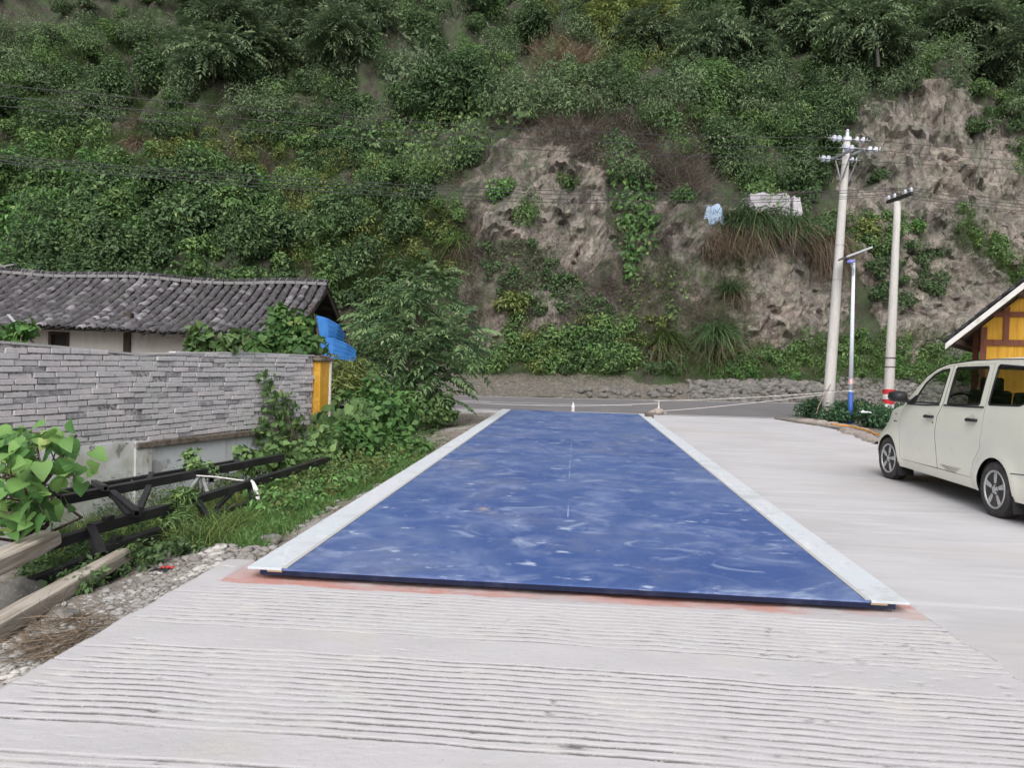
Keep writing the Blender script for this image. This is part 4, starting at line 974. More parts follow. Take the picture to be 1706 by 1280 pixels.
for i, (A_, B_, sd_) in enumerate(wires):
    mb = MB(); mb.tube(span(A_, B_, .42 if sd_ < 0 else .03), .0085, 5)
    o = mb.build('power_line', m_wire)
    tag(o, '%s of three power lines running %s from the tall concrete pole' % (ordn[i//2], side_nm[sd_]), 'power line', 'power lines on the tall pole')

pb2, pt2 = pole_pts(1479, 690, 1495.5, 336, 21.9)
pole2 = thing('utility_pole', pb2, 'shorter concrete utility pole with red and white bands near its foot', 'utility pole')
mb = MB(); mb.tube([pb2+(pt2-pb2)*t for t in np.linspace(0, 1, 9)], list(np.linspace(.150, .088, 9)), 20); mb.build('shaft', m_pole, pole2, smooth=True)
p2d = nrm(pt2-pb2)
def at2(py): 
    z0 = proj(pb2[None])[1][0]; z1 = proj(pt2[None])[1][0]; return pb2+(pt2-pb2)*((z0-py)/(z0-z1))
m_red = M('red_band', (.52, .03, .04), .6, [('noise', 7, O1, (.42, .05, .05), .5, .7)]); m_wb = M('white_band', (.66, .66, .66), .6, [('noise', 7, O1, (.52, .5, .5), .5, .7)])
for (ya, yb, mt) in ((681, 673.5, m_wb), (673.5, 665.5, m_red), (665.5, 657.5, m_wb), (657.5, 649, m_red)):
    mb = MB(); mb.tube([at2(ya), at2(yb)], .155, 24); mb.build('paint_band', mt, pole2)
for yy in (612, 597):
    mb = MB(); mb.tube([at2(yy), at2(yy-1)], .150, 20); mb.build('strap', m_dark, pole2)
c0 = atd(1478, 338, 22.5); c1 = atd(1520, 321, 21.3); c1[2] = c0[2] = (c0[2]+c1[2])/2
mb = MB(); mb.beam(c0, c1, .07, .09); mb.build('crossarm', m_dark, pole2, bevel=.004)
for t in (.06, .3, .72, .95):
    p = c0*(1-t)+c1*t; mb = MB(); mb.lathe([(.015, 0), (.05, .02), (.03, .05), (.055, .07), (.03, .11), (.012, .13)], p+UPV*.05, UPV, 12); mb.build('insulator', m_porc, pole2, smooth=True)
lows = [(0, 258, 13.0, 335), (0, 262, 13.2, 341), (0, 267, 13.4, 346), (0, 271, 13.6, 352)]
nm4 = ['highest', 'second', 'third', 'lowest']
for i, t in enumerate((.95, .72, .3, .06)):
    p = c0*(1-t)+c1*t+UPV*.17
    for sd_ in (-1, 1):
        e = atd(*lows[i][:3]) if sd_ < 0 else atd(1706, lows[i][3], 23.0+.2*i)
        mb = MB(); mb.tube(span(p, e, .62+.06*i if sd_ < 0 else .02), .008, 5); o = mb.build('service_cable', m_wire)
        tag(o, '%s of four thin cables running %s from the shorter concrete pole' % (nm4[i], side_nm[sd_]), 'cable', 'cables on the shorter pole')

lb, lt = pole_pts(1416.5, 690, 1422, 440, 21.7)
lamp = thing('solar_street_lamp', lb, 'slim white solar street lamp with a blue painted foot and a tilted panel on top', 'street lamp')
m_lwhite = M('lamp_white', (.66, .70, .76), .4, [('noise', 3, (3, 3, .4), (.56, .60, .68), .45, .7)]); m_lblue = M('lamp_blue', (.035, .09, .34), .5, [('noise', 6, O1, (.05, .12, .38), .45, .7)])
lz = lambda py: lb+(lt-lb)*((proj(lb[None])[1][0]-py)/(proj(lb[None])[1][0]-440))
mb = MB(); mb.tube([lz(653), lt+UPV*.15], [.062, .042], 14); mb.build('post', m_lwhite, lamp, smooth=True)
mb = MB(); mb.tube([lb, lz(653)], [.068, .064], 14); mb.build('post_foot', m_lblue, lamp, smooth=True)
mb = MB(); mb.tube([lz(653), lz(651)], .070, 14); mb.build('foot_collar', m_wb, lamp)
mb = MB(); mb.tube([lz(640), lz(632)], .064, 14); mb.build('warning_sticker', M('sticker', (.62, .30, .32), .6, [('noise', 18, O1, (.7, .68, .66), .5, .55)]), lamp)
q0, q1 = atd(1404, 430.5, 21.7), atd(1445.5, 415, 21.7); qa = nrm(q1-q0); qb = nrm(ray(1424, 423)+np.array([0, 0, -.03])); qb = nrm(qb-qa*(qa@qb)); qn = np.cross(qa, qb)
mb = MB(); mb.box((q0+q1)/2, (np.linalg.norm(q1-q0), .55, .035), (qa, qb, qn)); mb.build('solar_panel', M('solar_cells', (.02, .03, .06), .2, [('cell', 8, O1, (.03, .04, .09), .4, .6)]), lamp)
mb = MB()
for s_ in (-1, 1): mb.beam(q0+qb*s_*.28, q1+qb*s_*.28, .03, .05, qn)
for e in (q0, q1): mb.beam(e-qb*.28, e+qb*.28, .03, .05, qn)
mb.build('panel_frame', m_galv, lamp)
hd = atd(1417.5, 436, 21.4)
mb = MB(); mb.tube([lz(462), lz(455)+np.array([-.03, -.1, .06]), hd+np.array([.03, .02, -.06])], .028, 8); mb.build('lamp_arm', m_lwhite, lamp)
mb = MB(); mb.lathe([(.02, .06), (.09, .045), (.115, 0), (.10, -.02), (.02, -.03)], hd, nrm(np.array([-.25, -.3, 1.])), 18); mb.build('lamp_head', M('lamp_glass', (.18, .20, .50), .25), lamp, smooth=True)

gw = MB(); gw.tube([atd(1384, 640, 22.2), atd(1364, 676, 22.2), atd(1360, 690, 22.2)], .014, 6); tag(gw.build('stay_wire', M('rope_tan', (.30, .22, .18), .9)), 'short tan stay rope slanting from the tall pole to the ground', 'rope')

# ------------------------------------------------------------------ planting bed at the foot of the poles
m_kerb = M('kerb_concrete', (.33, .29, .26), .95, [('noise', 6, O1, (.24, .205, .185), .45, .65), ('noise', 30, O1, (.42, .38, .35), .55, .72)], [('noise', 14, O1, .8, .03), ('noise', 40, O1, .5, .01)])
kp = [gnd(x, y, -.075) for x, y in ((1328, 703), (1350, 706), (1385, 711), (1425, 719), (1460, 730), (1500, 744))]
mb = MB(); rows = []
kk = []
for i in range(len(kp)-1):
    for t in np.linspace(0, 1, 12, endpoint=False): kk.append(kp[i]*(1-t)+kp[i+1]*t)
kk = np.array(kk); V = []
for i, p in enumerate(kk):
    d = kk[min(i+1, len(kk)-1)]-kk[max(i-1, 0)]; n = nrm(np.array([-d[1], d[0], 0])); n = n if n[1] > 0 else -n
    wv = .33+.16*fbm(i*.23, 2, 2, 3); hv = .09+.05*fbm(i*.31, 5, 1, 3)
    for (o_, z_) in ((-.06, -.03), (.0+.05*fbm(i*.5, 9, 0, 3), .0), (.05, hv*.8), (.18, hv), (wv, hv*.95), (wv+.1, hv*.5), (wv+.14, -.05)):
        V.append((p[0]+n[0]*o_, p[1]+n[1]*o_, -.075+z_+.02*fbm(i*.9, o_*9, 4, 2)))
kerb = np_mesh('bed_kerb', V, grid_faces(len(kk), 7), m_kerb, smooth=True); tag(kerb, 'rough tan concrete kerb curving round the planting bed beside the van', 'kerb')
hp = [gnd(x, y, .03) for x, y in ((1385, 708), (1400, 710), (1425, 713), (1450, 721), (1470, 729), (1500, 737))]
mb = MB(); hh = []
for i in range(len(hp)-1):
    for t in np.linspace(0, 1, 6, endpoint=False): hh.append(hp[i]*(1-t)+hp[i+1]*t+np.array([.03*math.sin(i*5+t*6), .03*math.cos(i*3+t*5), .02]))
mb.tube(hh, .022, 7); tag(mb.build('hose', M('orange_hose', (.62, .27, .05), .5), smooth=True), 'orange hose lying along the kerb of the planting bed', 'hose')
bedp = [(5.95, 18.9), (6.2, 17.5), (6.6, 16.2), (7.1, 14.6), (7.6, 13.4), (14, 13.4), (14, 20.2), (8, 19.35)]
mb = MB(); mb.prism([(x, y_, -.3) for x, y_ in bedp], (0, 0, .26)); tag(mb.build('bed_soil', m_soil), kind='structure')
m_shrub = leafmat('bed_shrub_leaf', (0.032, 0.08, 0.042), (0.09, 0.18, 0.085), (0.17, 0.25, 0.11))
for i, (x, y_, dy_, s_) in enumerate(((1350, 688, 18.9, .42), (1368, 689, 18.2, .40), (1388, 692, 17.6, .44), (1408, 697, 17.2, .42), (1430, 701, 16.6, .44), (1452, 705, 16.0, .46), (1474, 709, 15.4, .46), (1400, 690, 18.4, .42), (1432, 692, 18.0, .40), (1465, 697, 17.2, .42), (1495, 712, 15.0, .44))):
    g = gnd(x, y_+6, .0)+np.array([.25, .75, 0]); lv = Leaves()
    for k in range(2): lv.cloud(rng, 420, np.array([g[0]+.25*rng.normal(), g[1]+.25*rng.normal(), .20]), (s_*1.15, s_, .34), .095, lobes=10, aspect=.55, up=.7)
    for k in range(5):
        q = np.array([g[0]+.35*rng.normal(), g[1]+.3*rng.normal(), .35]); lv.fronds(np.repeat(q[None], 6, 0), rdir(rng, 6)*[1, 1, .5]+[0, 0, .4], .25, 4, .4, rng)
    t = thing('bed_shrub', (g[0], g[1], -.04), 'low leafy green shrub in the planting bed at the foot of the concrete poles', 'shrub', 'low shrubs in the planting bed')
    lv.obj('foliage', m_shrub, t); mb = MB(); twigs(mb, rng, (g[0], g[1], -.04), [np.array([g[0], g[1], .2])+rng.normal(size=3)*[.2, .2, .06] for _ in range(6)], .012, .004); mb.build('stem', m_bark, t)
# a few litter scraps
def scrap(name, label, x, y, z, size, mat):
    p = gnd(x, y, z); mb = MB(); n = 7; V = []
    for i in range(n):
        for j in range(n): V.append((p[0]+(i/(n-1)-.5)*size*1.6, p[1]+(j/(n-1)-.5)*size, z+.02+abs(.16*size*4*fbm(i*.6+x, j*.6, y, 3))))
    return tag(np_mesh(name, V, grid_faces(n, n), mat, smooth=False), label, 'litter')
m_scrap = M('white_plastic', (.66, .67, .70), .4)
scrap('paper_scrap', 'white crumpled scrap lying on the planting bed shrubs', 1442, 689, .35, .16, m_scrap)
scrap('plastic_scrap', 'white plastic scrap lying on the stones beyond the road', 1268, 661, -.05, .4, m_scrap)

# ------------------------------------------------------------------ rope barrier across the far end
m_rope = M('white_rope', (.62, .60, .58), .8)
pg = gnd(1097, 690, -.07)
mk = thing('marker_post', pg, 'little pale cone shaped post on cement lumps at the deck far right corner', 'post')
V, Fc = [], []
mb = MB()
for (dx, dy, r_) in ((0, 0, .15), (-.13, .02, .11), (.10, .05, .10), (-.02, -.10, .10), (-.25, -.02, .07), (.2, -.02, .06)):
    v_, f_ = rock_mesh(rng, (r_*1.2, r_, r_*.75), 2, .3, int(rng.integers(99))); mb.add(v_+pg+np.array([dx, dy, r_*.5]), [tuple(x) for x in f_])
mb.build('cement_lump', m_kerb, mk, smooth=True)
mb = MB(); mb.lathe([(.045, 0), (.042, .10), (.028, .16), (.013, .29), (.017, .31), (.0, .32)], pg+UPV*.08, UPV, 12); mb.build('cone', m_pole, mk, smooth=True)
rp = pg+UPV*.33
def rope(name, label, pts, r=.0075): 
    mb = MB(); mb.tube(pts, r, 6); return tag(mb.build(name, m_rope), label, 'rope', 'barrier ropes')
def sagline(a, b, s_, n=16): return [a*(1-t)+b*t-UPV*s_*4*t*(1-t) for t in np.linspace(0, 1, n)]
lA = atd(1415, 651, 21.6); lB = atd(1382, 656, 22.3)
rope('barrier_rope', 'upper white rope stretched from the blue lamp foot to the cone shaped post', sagline(lA, atd(1090, 668, 24.0), .05))
rope('barrier_rope', 'lower white rope from the tall pole down to the foot of the cone shaped post', sagline(lB, pg+UPV*.08, .04))
tL = atd(735, 668, 21.0)
rope('barrier_rope', 'long white rope from the cone shaped post across the deck end to the small tree', sagline(rp, tL, .10))
# plastic bottle hanging on the rope
bt = atd(955, 672, 22.6)
bo = thing('plastic_bottle', bt-UPV*.3, 'white plastic bottle with red marks hanging on the rope at the deck end', 'bottle')
mb = MB(); mb.lathe([(.0, -.24), (.042, -.24), (.046, -.225), (.046, -.09), (.038, -.055), (.019, -.03), (.017, .0), (.0, .0)], bt, UPV, 14); mb.build('body', M('bottle_plastic', (.66, .65, .66), .3), bo, smooth=True)
mb = MB(); mb.lathe([(.047, -.18), (.047, -.14)], bt, UPV, 14); mb.build('label_band', M('bottle_red', (.45, .16, .17), .5, [('noise', 25, O1, (.66, .64, .63), .5, .55)]), bo)
mb = MB(); mb.lathe([(.0, .03), (.02, .026), (.02, 0), (.0, 0)], bt, UPV, 12); mb.build('cap', m_scrap, bo)
cb = gnd(1093, 703, -.07); mb = MB(); mb.box(gnd(1080, 699, -.075)+np.array([.02, .0, .09]), (.22, .32, .2)); tag(mb.build('concrete_block', m_ledge, bevel=.01), 'small grey concrete block at the far right corner of the blue deck', 'block')

# ------------------------------------------------------------------ stones along the road
m_stone = M('road_stone', (.135, .13, .122), .95, [('noise', 3, O1, (.23, .21, .19), .48, .66), ('noise', 12, O1, (.09, .087, .08), .52, .7), ('noise', 40, O1, (.35, .33, .31), .58, .74)], [('noise', 10, O1, .5, .03), ('noise', 40, O1, .4, .01)])
VV, FF, n0 = [], [], 0
base = [rock_mesh(rng, (1, 1, 1), 1, .75, k) for k in range(10)]
def rubble(poly, n, r0_, r1_, lift=.1):
    global n0
    for p, nn, x, y in hits(poly, n, rng):
        v_, f_ = base[rng.integers(10)]; r_ = r0_+(r1_-r0_)*rng.random()**2
        th = rng.random()*6.28; Rm = np.array([[math.cos(th), -math.sin(th), 0], [math.sin(th), math.cos(th), 0], [0, 0, 1]])
        sc = np.array([1.25, .9, .75])*r_*(.8+.4*rng.random(3)); VV.append((v_*sc)@Rm.T+p+UPV*r_*lift); FF.append(f_+n0); n0 += len(v_)
rubble([(1140, 636), (1300, 633), (1480, 632), (1800, 628), (1800, 690), (1300, 676), (1140, 662)], 1500, .06, .20)
rubble([(600, 632), (1060, 638), (1060, 664), (600, 660)], 900, .02, .06)
rubble([(1150, 640), (1260, 636), (1370, 640), (1370, 655), (1150, 655)], 180, .12, .26, .3)
rubble([(1560, 570), (1640, 572), (1640, 600), (1560, 598)], 260, .10, .2, .3)
tag(np_mesh('stone_rubble', np.concatenate(VV), np.concatenate(FF), m_stone, smooth=False), 'grey broken stone rubble heaped along the foot of the bank beyond the road', 'rubble', kind='stuff')
stp = []
for k in range(4):
    v_, f_ = rock_mesh(rng, (1.2, .8, .75), 2, .7, 40+k); o = np_mesh('roadside_stone', v_, f_, m_stone); stp.append(o)
pos = [(rng.uniform(950, 1190), rng.uniform(650, 664)) for _ in range(34)]
for i, (x, y) in enumerate(pos):
    p, nn = hit(x, y)
    if p is None: continue
    o = stp[i] if i < 4 else stp[i % 4].copy()
    if i >= 4: COL.objects.link(o)
    r_ = rng.uniform(.10, .22); o.scale = (r_*1.2, r_, r_); o.location = Vector(p+UPV*r_*.35); o.rotation_euler = (rng.normal()*.3, rng.normal()*.3, rng.random()*6)
    tag(o, 'broken grey stone lying in the row along the far edge of the road', 'stone', 'stones along the far road edge')

# ------------------------------------------------------------------ tarpaulin covered stacks on the ledge
def tarp(name, label, px0, py0, px1, py1, D, depth, mat, seed):
    a = atd(px0, py1, D); b = atd(px1, py1, D); w_ = np.linalg.norm(b-a); h_ = (py1-py0)/F_PX*D; u = nrm(b-a); u[2] = 0; u = nrm(u); v = np.array([-u[1], u[0], 0])
    t = thing(name, a*.5+b*.5-UPV*.3, label, 'tarp')
    bm = bmesh.new(); bmesh.ops.create_cube(bm, size=1); bmesh.ops.subdivide_edges(bm, edges=bm.edges, cuts=16, use_grid_fill=True)
    V = []
    for q in bm.verts:
        c = q.co; z = c.z+.5; tap = 1-.10*z; n1 = fbm(c.x*3+seed, c.y*3, c.z*3, 4); n2 = abs(mn.noise(Vector((c.x*9+seed, c.y*7, c.z*2))))
        tap = 1-.10*z if w_ > 1.5 else 1-.42*z**1.5; x_ = c.x*w_*tap*(1+.10*n1); y_ = c.y*depth*tap*(1+.08*n1); z_ = -.35+z*(h_+.35)+.10*h_*n1*z+.06*(n2-.3)+.30*h_*z*fbm(c.x*2.2+seed, 3, 1, 2)
        V.append(a*.5+b*.5+u*x_+v*(y_+depth*.45)+UPV*z_)
    bm.verts.index_update(); Fc = np.array([[w2.index for w2 in f.verts] for f in bm.faces]); bm.free()
    np_mesh('tarpaulin', V, Fc, mat, t, smooth=True); return t, a, b, u, v, h_
m_tarp = M('pale_tarpaulin', (.40, .38, .41), .6, [('noise', 2, O1, (.32, .30, .33), .45, .65), ('noise', 6, (1, 1, .4), (.46, .45, .47), .55, .72), ('noise', 12, O1, (.25, .235, .25), .62, .72)], [('noise', 4, O1, .5, .08), ('noise', 14, (1, 1, .3), .4, .03)])
m_tarpb = M('blue_tarpaulin', (.26, .36, .50), .6, [('noise', 3, O1, (.38, .46, .56), .45, .65), ('noise', 9, O1, (.17, .25, .38), .55, .72)], [('noise', 5, O1, .6, .06)])
LD = min(float((hit(x, 362)[0]-CAM)@fw) for x in (1250, 1290, 1320))-.2
t1, a_, b_, u_, v_, h_ = tarp('covered_stack', 'long stack covered with a pale grey tarpaulin on the ledge of the cliff', 1246, 324, 1318, 356, LD, 1.6, m_tarp, 3)
tarp('covered_stack', 'short whitish tarpaulin bundle at the right end of the long covered stack', 1320, 327, 1337, 350, LD-.1, 1.2, m_tarp, 9)
mb = MB()
for k in range(9): 
    x = rng.uniform(1275, 1330); mb.beam(atd(x, 323-2*rng.random(), LD+.5), atd(x+rng.uniform(12, 26), 321-3*rng.random(), LD+.7), .05, .05)
mb.build('weight_pole', m_dwood, t1)
tarp('covered_heap', 'low heap under a light blue tarpaulin on the ledge, left of the long covered stack', 1172, 341, 1208, 362, float((hit(1190, 366)[0]-CAM)@fw)-.2, 1.0, m_tarpb, 5)
# slim bare concrete post high up among the trees
p, nn = hit(1449, 112)
if p is not None:
    tp = atd(1457, 22, float((p-CAM)@fw)-1.4); bp_ = p-nn*0+np.array([0, -1.4, -.5]); mb = MB(); mb.tube([bp_, tp], [.11, .08], 10)
    tag(mb.build('concrete_post', M('old_post', (.22, .21, .19), .9, [('noise', 3, O1, (.14, .135, .12), .45, .65)]), smooth=True), 'slim weathered concrete post standing among the trees high on the right slope', 'post')

# ------------------------------------------------------------------ white minivan
m_body = M('van_paint', (.81, .80, .69), .22, [('noise', 1.5, O1, (.77, .76, .68), .45, .7), ('noise', 5, (1, 1, 2), (.68, .66, .58), .62, .82)], spec=.5)
m_rub = M('black_rubber', (.018, .018, .019), .6)
m_plas = M('black_plastic', (.022, .022, .024), .45)
m_tyre = M('tyre_rubber', (.045, .043, .042), .9, [('noise', 9, O1, (.085, .08, .075), .45, .7)], [('noise', 30, O1, .3, .005)])
m_alloy = M('alloy', (.55, .55, .56), .35, [('noise', 12, O1, (.46, .45, .44), .5, .7)], metal=.55)
m_inner = M('van_interior', (.03, .029, .028), .8)
m_seat = M('seat_fabric', (.06, .058, .055), .9)
def glass(name, tint, gl=.08):
    m, t, b = mat_new(name); L = t.links; tr = t.nodes.new('ShaderNodeBsdfTransparent'); tr.inputs[0].default_value = c4(tint)
    g = t.nodes.new('ShaderNodeBsdfGlossy'); g.inputs['Roughness'].default_value = .03; g.inputs['Color'].default_value = (.9, .9, .9, 1)
    fr = t.nodes.new('ShaderNodeFresnel'); ge = t.nodes.new('ShaderNodeNewGeometry'); ir = t.nodes.new('ShaderNodeMapRange'); ir.inputs['To Min'].default_value = 1.5; ir.inputs['To Max'].default_value = 1/1.5; L.new(ge.outputs['Backfacing'], ir.inputs['Value']); L.new(ir.outputs[0], fr.inputs['IOR']); mx = t.nodes.new('ShaderNodeMixShader')
    L.new(fr.outputs[0], mx.inputs[0]); L.new(tr.outputs[0], mx.inputs[1]); L.new(g.outputs[0], mx.inputs[2]); L.new(mx.outputs[0], t.nodes['Material Output'].inputs[0]); return m
m_gcl = glass('clear_glass', (.86, .89, .87)); m_gtn = glass('tinted_glass', (.25, .25, .24))
van_o = np.array([4.40, 3.487, -.075]); VHW = .84
van = thing('minivan', van_o+np.array([VHW, 1.4, 0]), 'cream white minivan with black door handles parked on the concrete yard', 'van', rz=R_(.66))
VSC = van.location.copy()
TOPC = [(-.80, 1.54), (-.4, 1.625), (0, 1.648), (.5, 1.648), (1.0, 1.635), (1.5, 1.598), (1.75, 1.54), (1.96, 1.445), (2.19, 1.275), (2.38, 1.115), (2.47, 1.05)]
FEND = [(2.55, 1.03), (2.72, .995), (2.9, .945), (3.06, .88), (3.2, .80), (3.32, .69), (3.40, .56), (3.43, .42), (3.42, .22)]
REAR = [(-.85, .22), (-.88, .6), (-.87, 1.0), (-.84, 1.35)]
def hw(X, Z):
    b = VHW
    b -= .115*(max(0, Z-.95)/.65)**1.25
    b -= .05*(max(0, .42-Z)/.22)**2 if Z < .42 else 0
    b += .012*math.exp(-((Z-.78)/.10)**2)
    if X > 2.5:
        hi_ = .30*((X-2.5)/.93)**2.2; lo_ = .085*(max(0, X-2.75)/.68)**5; k = float(sstep(.50, .88, Z)); b -= lo_*(1-k)+hi_*k
    if X < -.3: b -= .05*((-.3-X)/.58)**2
    for ac in (.165, 2.885):                          # flared wheel arches
        r_ = math.hypot(X-ac, Z-.285); b += .020*math.exp(-((r_-.36)/.07)**2) if Z > .2 else 0
    return b
def subdiv(poly, st=.035, closed=True):
    out = []; n = len(poly)
    for i in range(n if closed else n-1):
        a, b = poly[i], poly[(i+1) % n]; k = max(1, int(math.hypot(b[0]-a[0], b[1]-a[1])/st))
        out += [(a[0]+(b[0]-a[0])*j/k, a[1]+(b[1]-a[1])*j/k) for j in range(k)]
    if not closed: out.append(poly[-1])
    return out
def smooth_poly(p, r=.03, n=4):
    """round the corners of a closed polygon"""
    out = []; m = len(p)
    for i in range(m):
        a, b, c = np.array(p[i-1]), np.array(p[i]), np.array(p[(i+1) % m]); da, dc = np.linalg.norm(a-b), np.linalg.norm(c-b); rr = min(r, da*.45, dc*.45)
        q0, q1 = b+(a-b)/da*rr, b+(c-b)/dc*rr
        for k in range(n+1): t = k/n; q = q0*(1-t)**2+2*b*t*(1-t)+q1*t*t; out.append((q[0], q[1]))
    return out
def panel(name, outer, holes, mat, parent, side, inset=0.0, step=.05, thick=.012, smooth=True):
    """a body panel drawn in side view (X forward, Z up), bent over the body surface; side = +1 for the left flank"""
    pts, edges = [], []
    for lp in [outer]+holes:
        q = subdiv(lp); n = len(pts); pts += q; edges += [(n+i, n+(i+1) % len(q)) for i in range(len(q))]
    xs_ = [p[0] for p in outer]; zs_ = [p[1] for p in outer]
    G = [(x, z) for x in np.arange(min(xs_)+step/2, max(xs_), step) for z in np.arange(min(zs_)+step/2, max(zs_), step)]
    ga = np.array(G); ok = inpoly(ga[:, 0], ga[:, 1], outer)
    for h in holes: ok &= ~inpoly(ga[:, 0], ga[:, 1], h)
    bp = np.array(pts)
    for i in np.nonzero(ok)[0]:
        if np.min(np.hypot(bp[:, 0]-ga[i, 0], bp[:, 1]-ga[i, 1])) > .02: pts.append(tuple(ga[i]))
    v, e, f = delaunay_2d_cdt([Vector(p) for p in pts], edges, [], 0, 1e-5)[:3]
    va = np.array([q[:] for q in v]); fs = []
    for t in f:
        c = va[list(t)].mean(0)
        if inpoly(c[:1], c[1:2], outer)[0] and not any(inpoly(c[:1], c[1:2], h)[0] for h in holes): fs.append(tuple(t))
    bm = bmesh.new(); bv = [bm.verts.new((-side*(hw(p[0], p[1])-inset), p[0]-1.4, p[1])) for p in va]
    for t in fs:
        try: bm.faces.new([bv[i] for i in t])
        except ValueError: pass
    bmesh.ops.delete(bm, geom=[q for q in bm.verts if not q.link_faces], context='VERTS')
    for fc in bm.faces:
        fc.normal_update()
        if fc.normal.x*-side < 0: fc.normal_flip()
        fc.smooth = smooth
    me = bpy.data.meshes.new(name); bm.to_mesh(me); bm.free(); me.materials.append(mat)
    o = bpy.data.objects.new(name, me); COL.objects.link(o); o.parent = parent
    if thick: sm = o.modifiers.new('thickness', 'SOLIDIFY'); sm.thickness = thick; sm.offset = -1; me.materials.append(m_rub); sm.material_offset_rim = 1; es = o.modifiers.new('edges', 'EDGE_SPLIT'); es.split_angle = R_(35)
    return o
def flank_tube(mb, poly, side, r, off=0.0, closed=True):
    q = subdiv(poly, .05, closed); 
    if closed: q = q+[q[0]]
    mb.tube([(-side*(hw(x, z)+off), x-1.4, z) for x, z in q], r, 6)
W1 = smooth_poly([(2.17, 1.105), (2.11, 1.20), (1.96, 1.365), (1.78, 1.475), (1.61, 1.53), (1.425, 1.55), (1.48, 1.125)], .035)
W2 = smooth_poly([(1.275, 1.565), (.565, 1.58), (.575, 1.155), (1.30, 1.125)], .035)
W3 = smooth_poly([(.385, 1.60), (-.70, 1.55), (-.74, 1.33), (-.30, 1.235), (-.18, 1.185), (.405, 1.165)], .04)
D1 = [(2.455, .33), (2.505, .50), (2.53, .76), (2.475, .98), (2.38, 1.072), (2.19, 1.238), (1.965, 1.405), (1.76, 1.508), (1.5, 1.572), (1.352, 1.588), (1.392, 1.15), (1.50, .95), (1.515, .68), (1.47, .5), (1.43, .345)]
D2 = [(1.420, .345), (1.46, .5), (1.505, .68), (1.490, .95), (1.382, 1.15), (1.342, 1.592), (.475, 1.612), (.452, 1.18), (.452, .87), (.468, .70), (.60, .535), (.645, .345)]
def arch(c, r=.335, a0=-10, a1=190): return [(c+r*math.cos(R_(a)), .285+r*1.0*math.sin(R_(a))) for a in np.linspace(a1, a0, 25)]
low = [(-.85, .22)]+[p for p in arch(.165) if p[1] > .22]+[(.56, .225), (2.44, .225)]+[p for p in arch(2.885) if p[1] > .22]
OUT = [(-.85, .22)]+[(.165-.33, .22)]+[p for p in arch(.165) if p[1] > .225]+[(.165+.33, .222), (2.885-.335, .222)]+[p for p in arch(2.885) if p[1] > .225]+[(2.885+.335, .222)]+FEND[::-1]+TOPC[::-1]+REAR[::-1][:-1]
shrink = lambda P, d: [((np.array(p)-np.mean(P, 0))*(1-d/np.linalg.norm(np.array(p)-np.mean(P, 0)))+np.mean(P, 0)).tolist() for p in P]
grow = lambda P, d: shrink(P, -d)
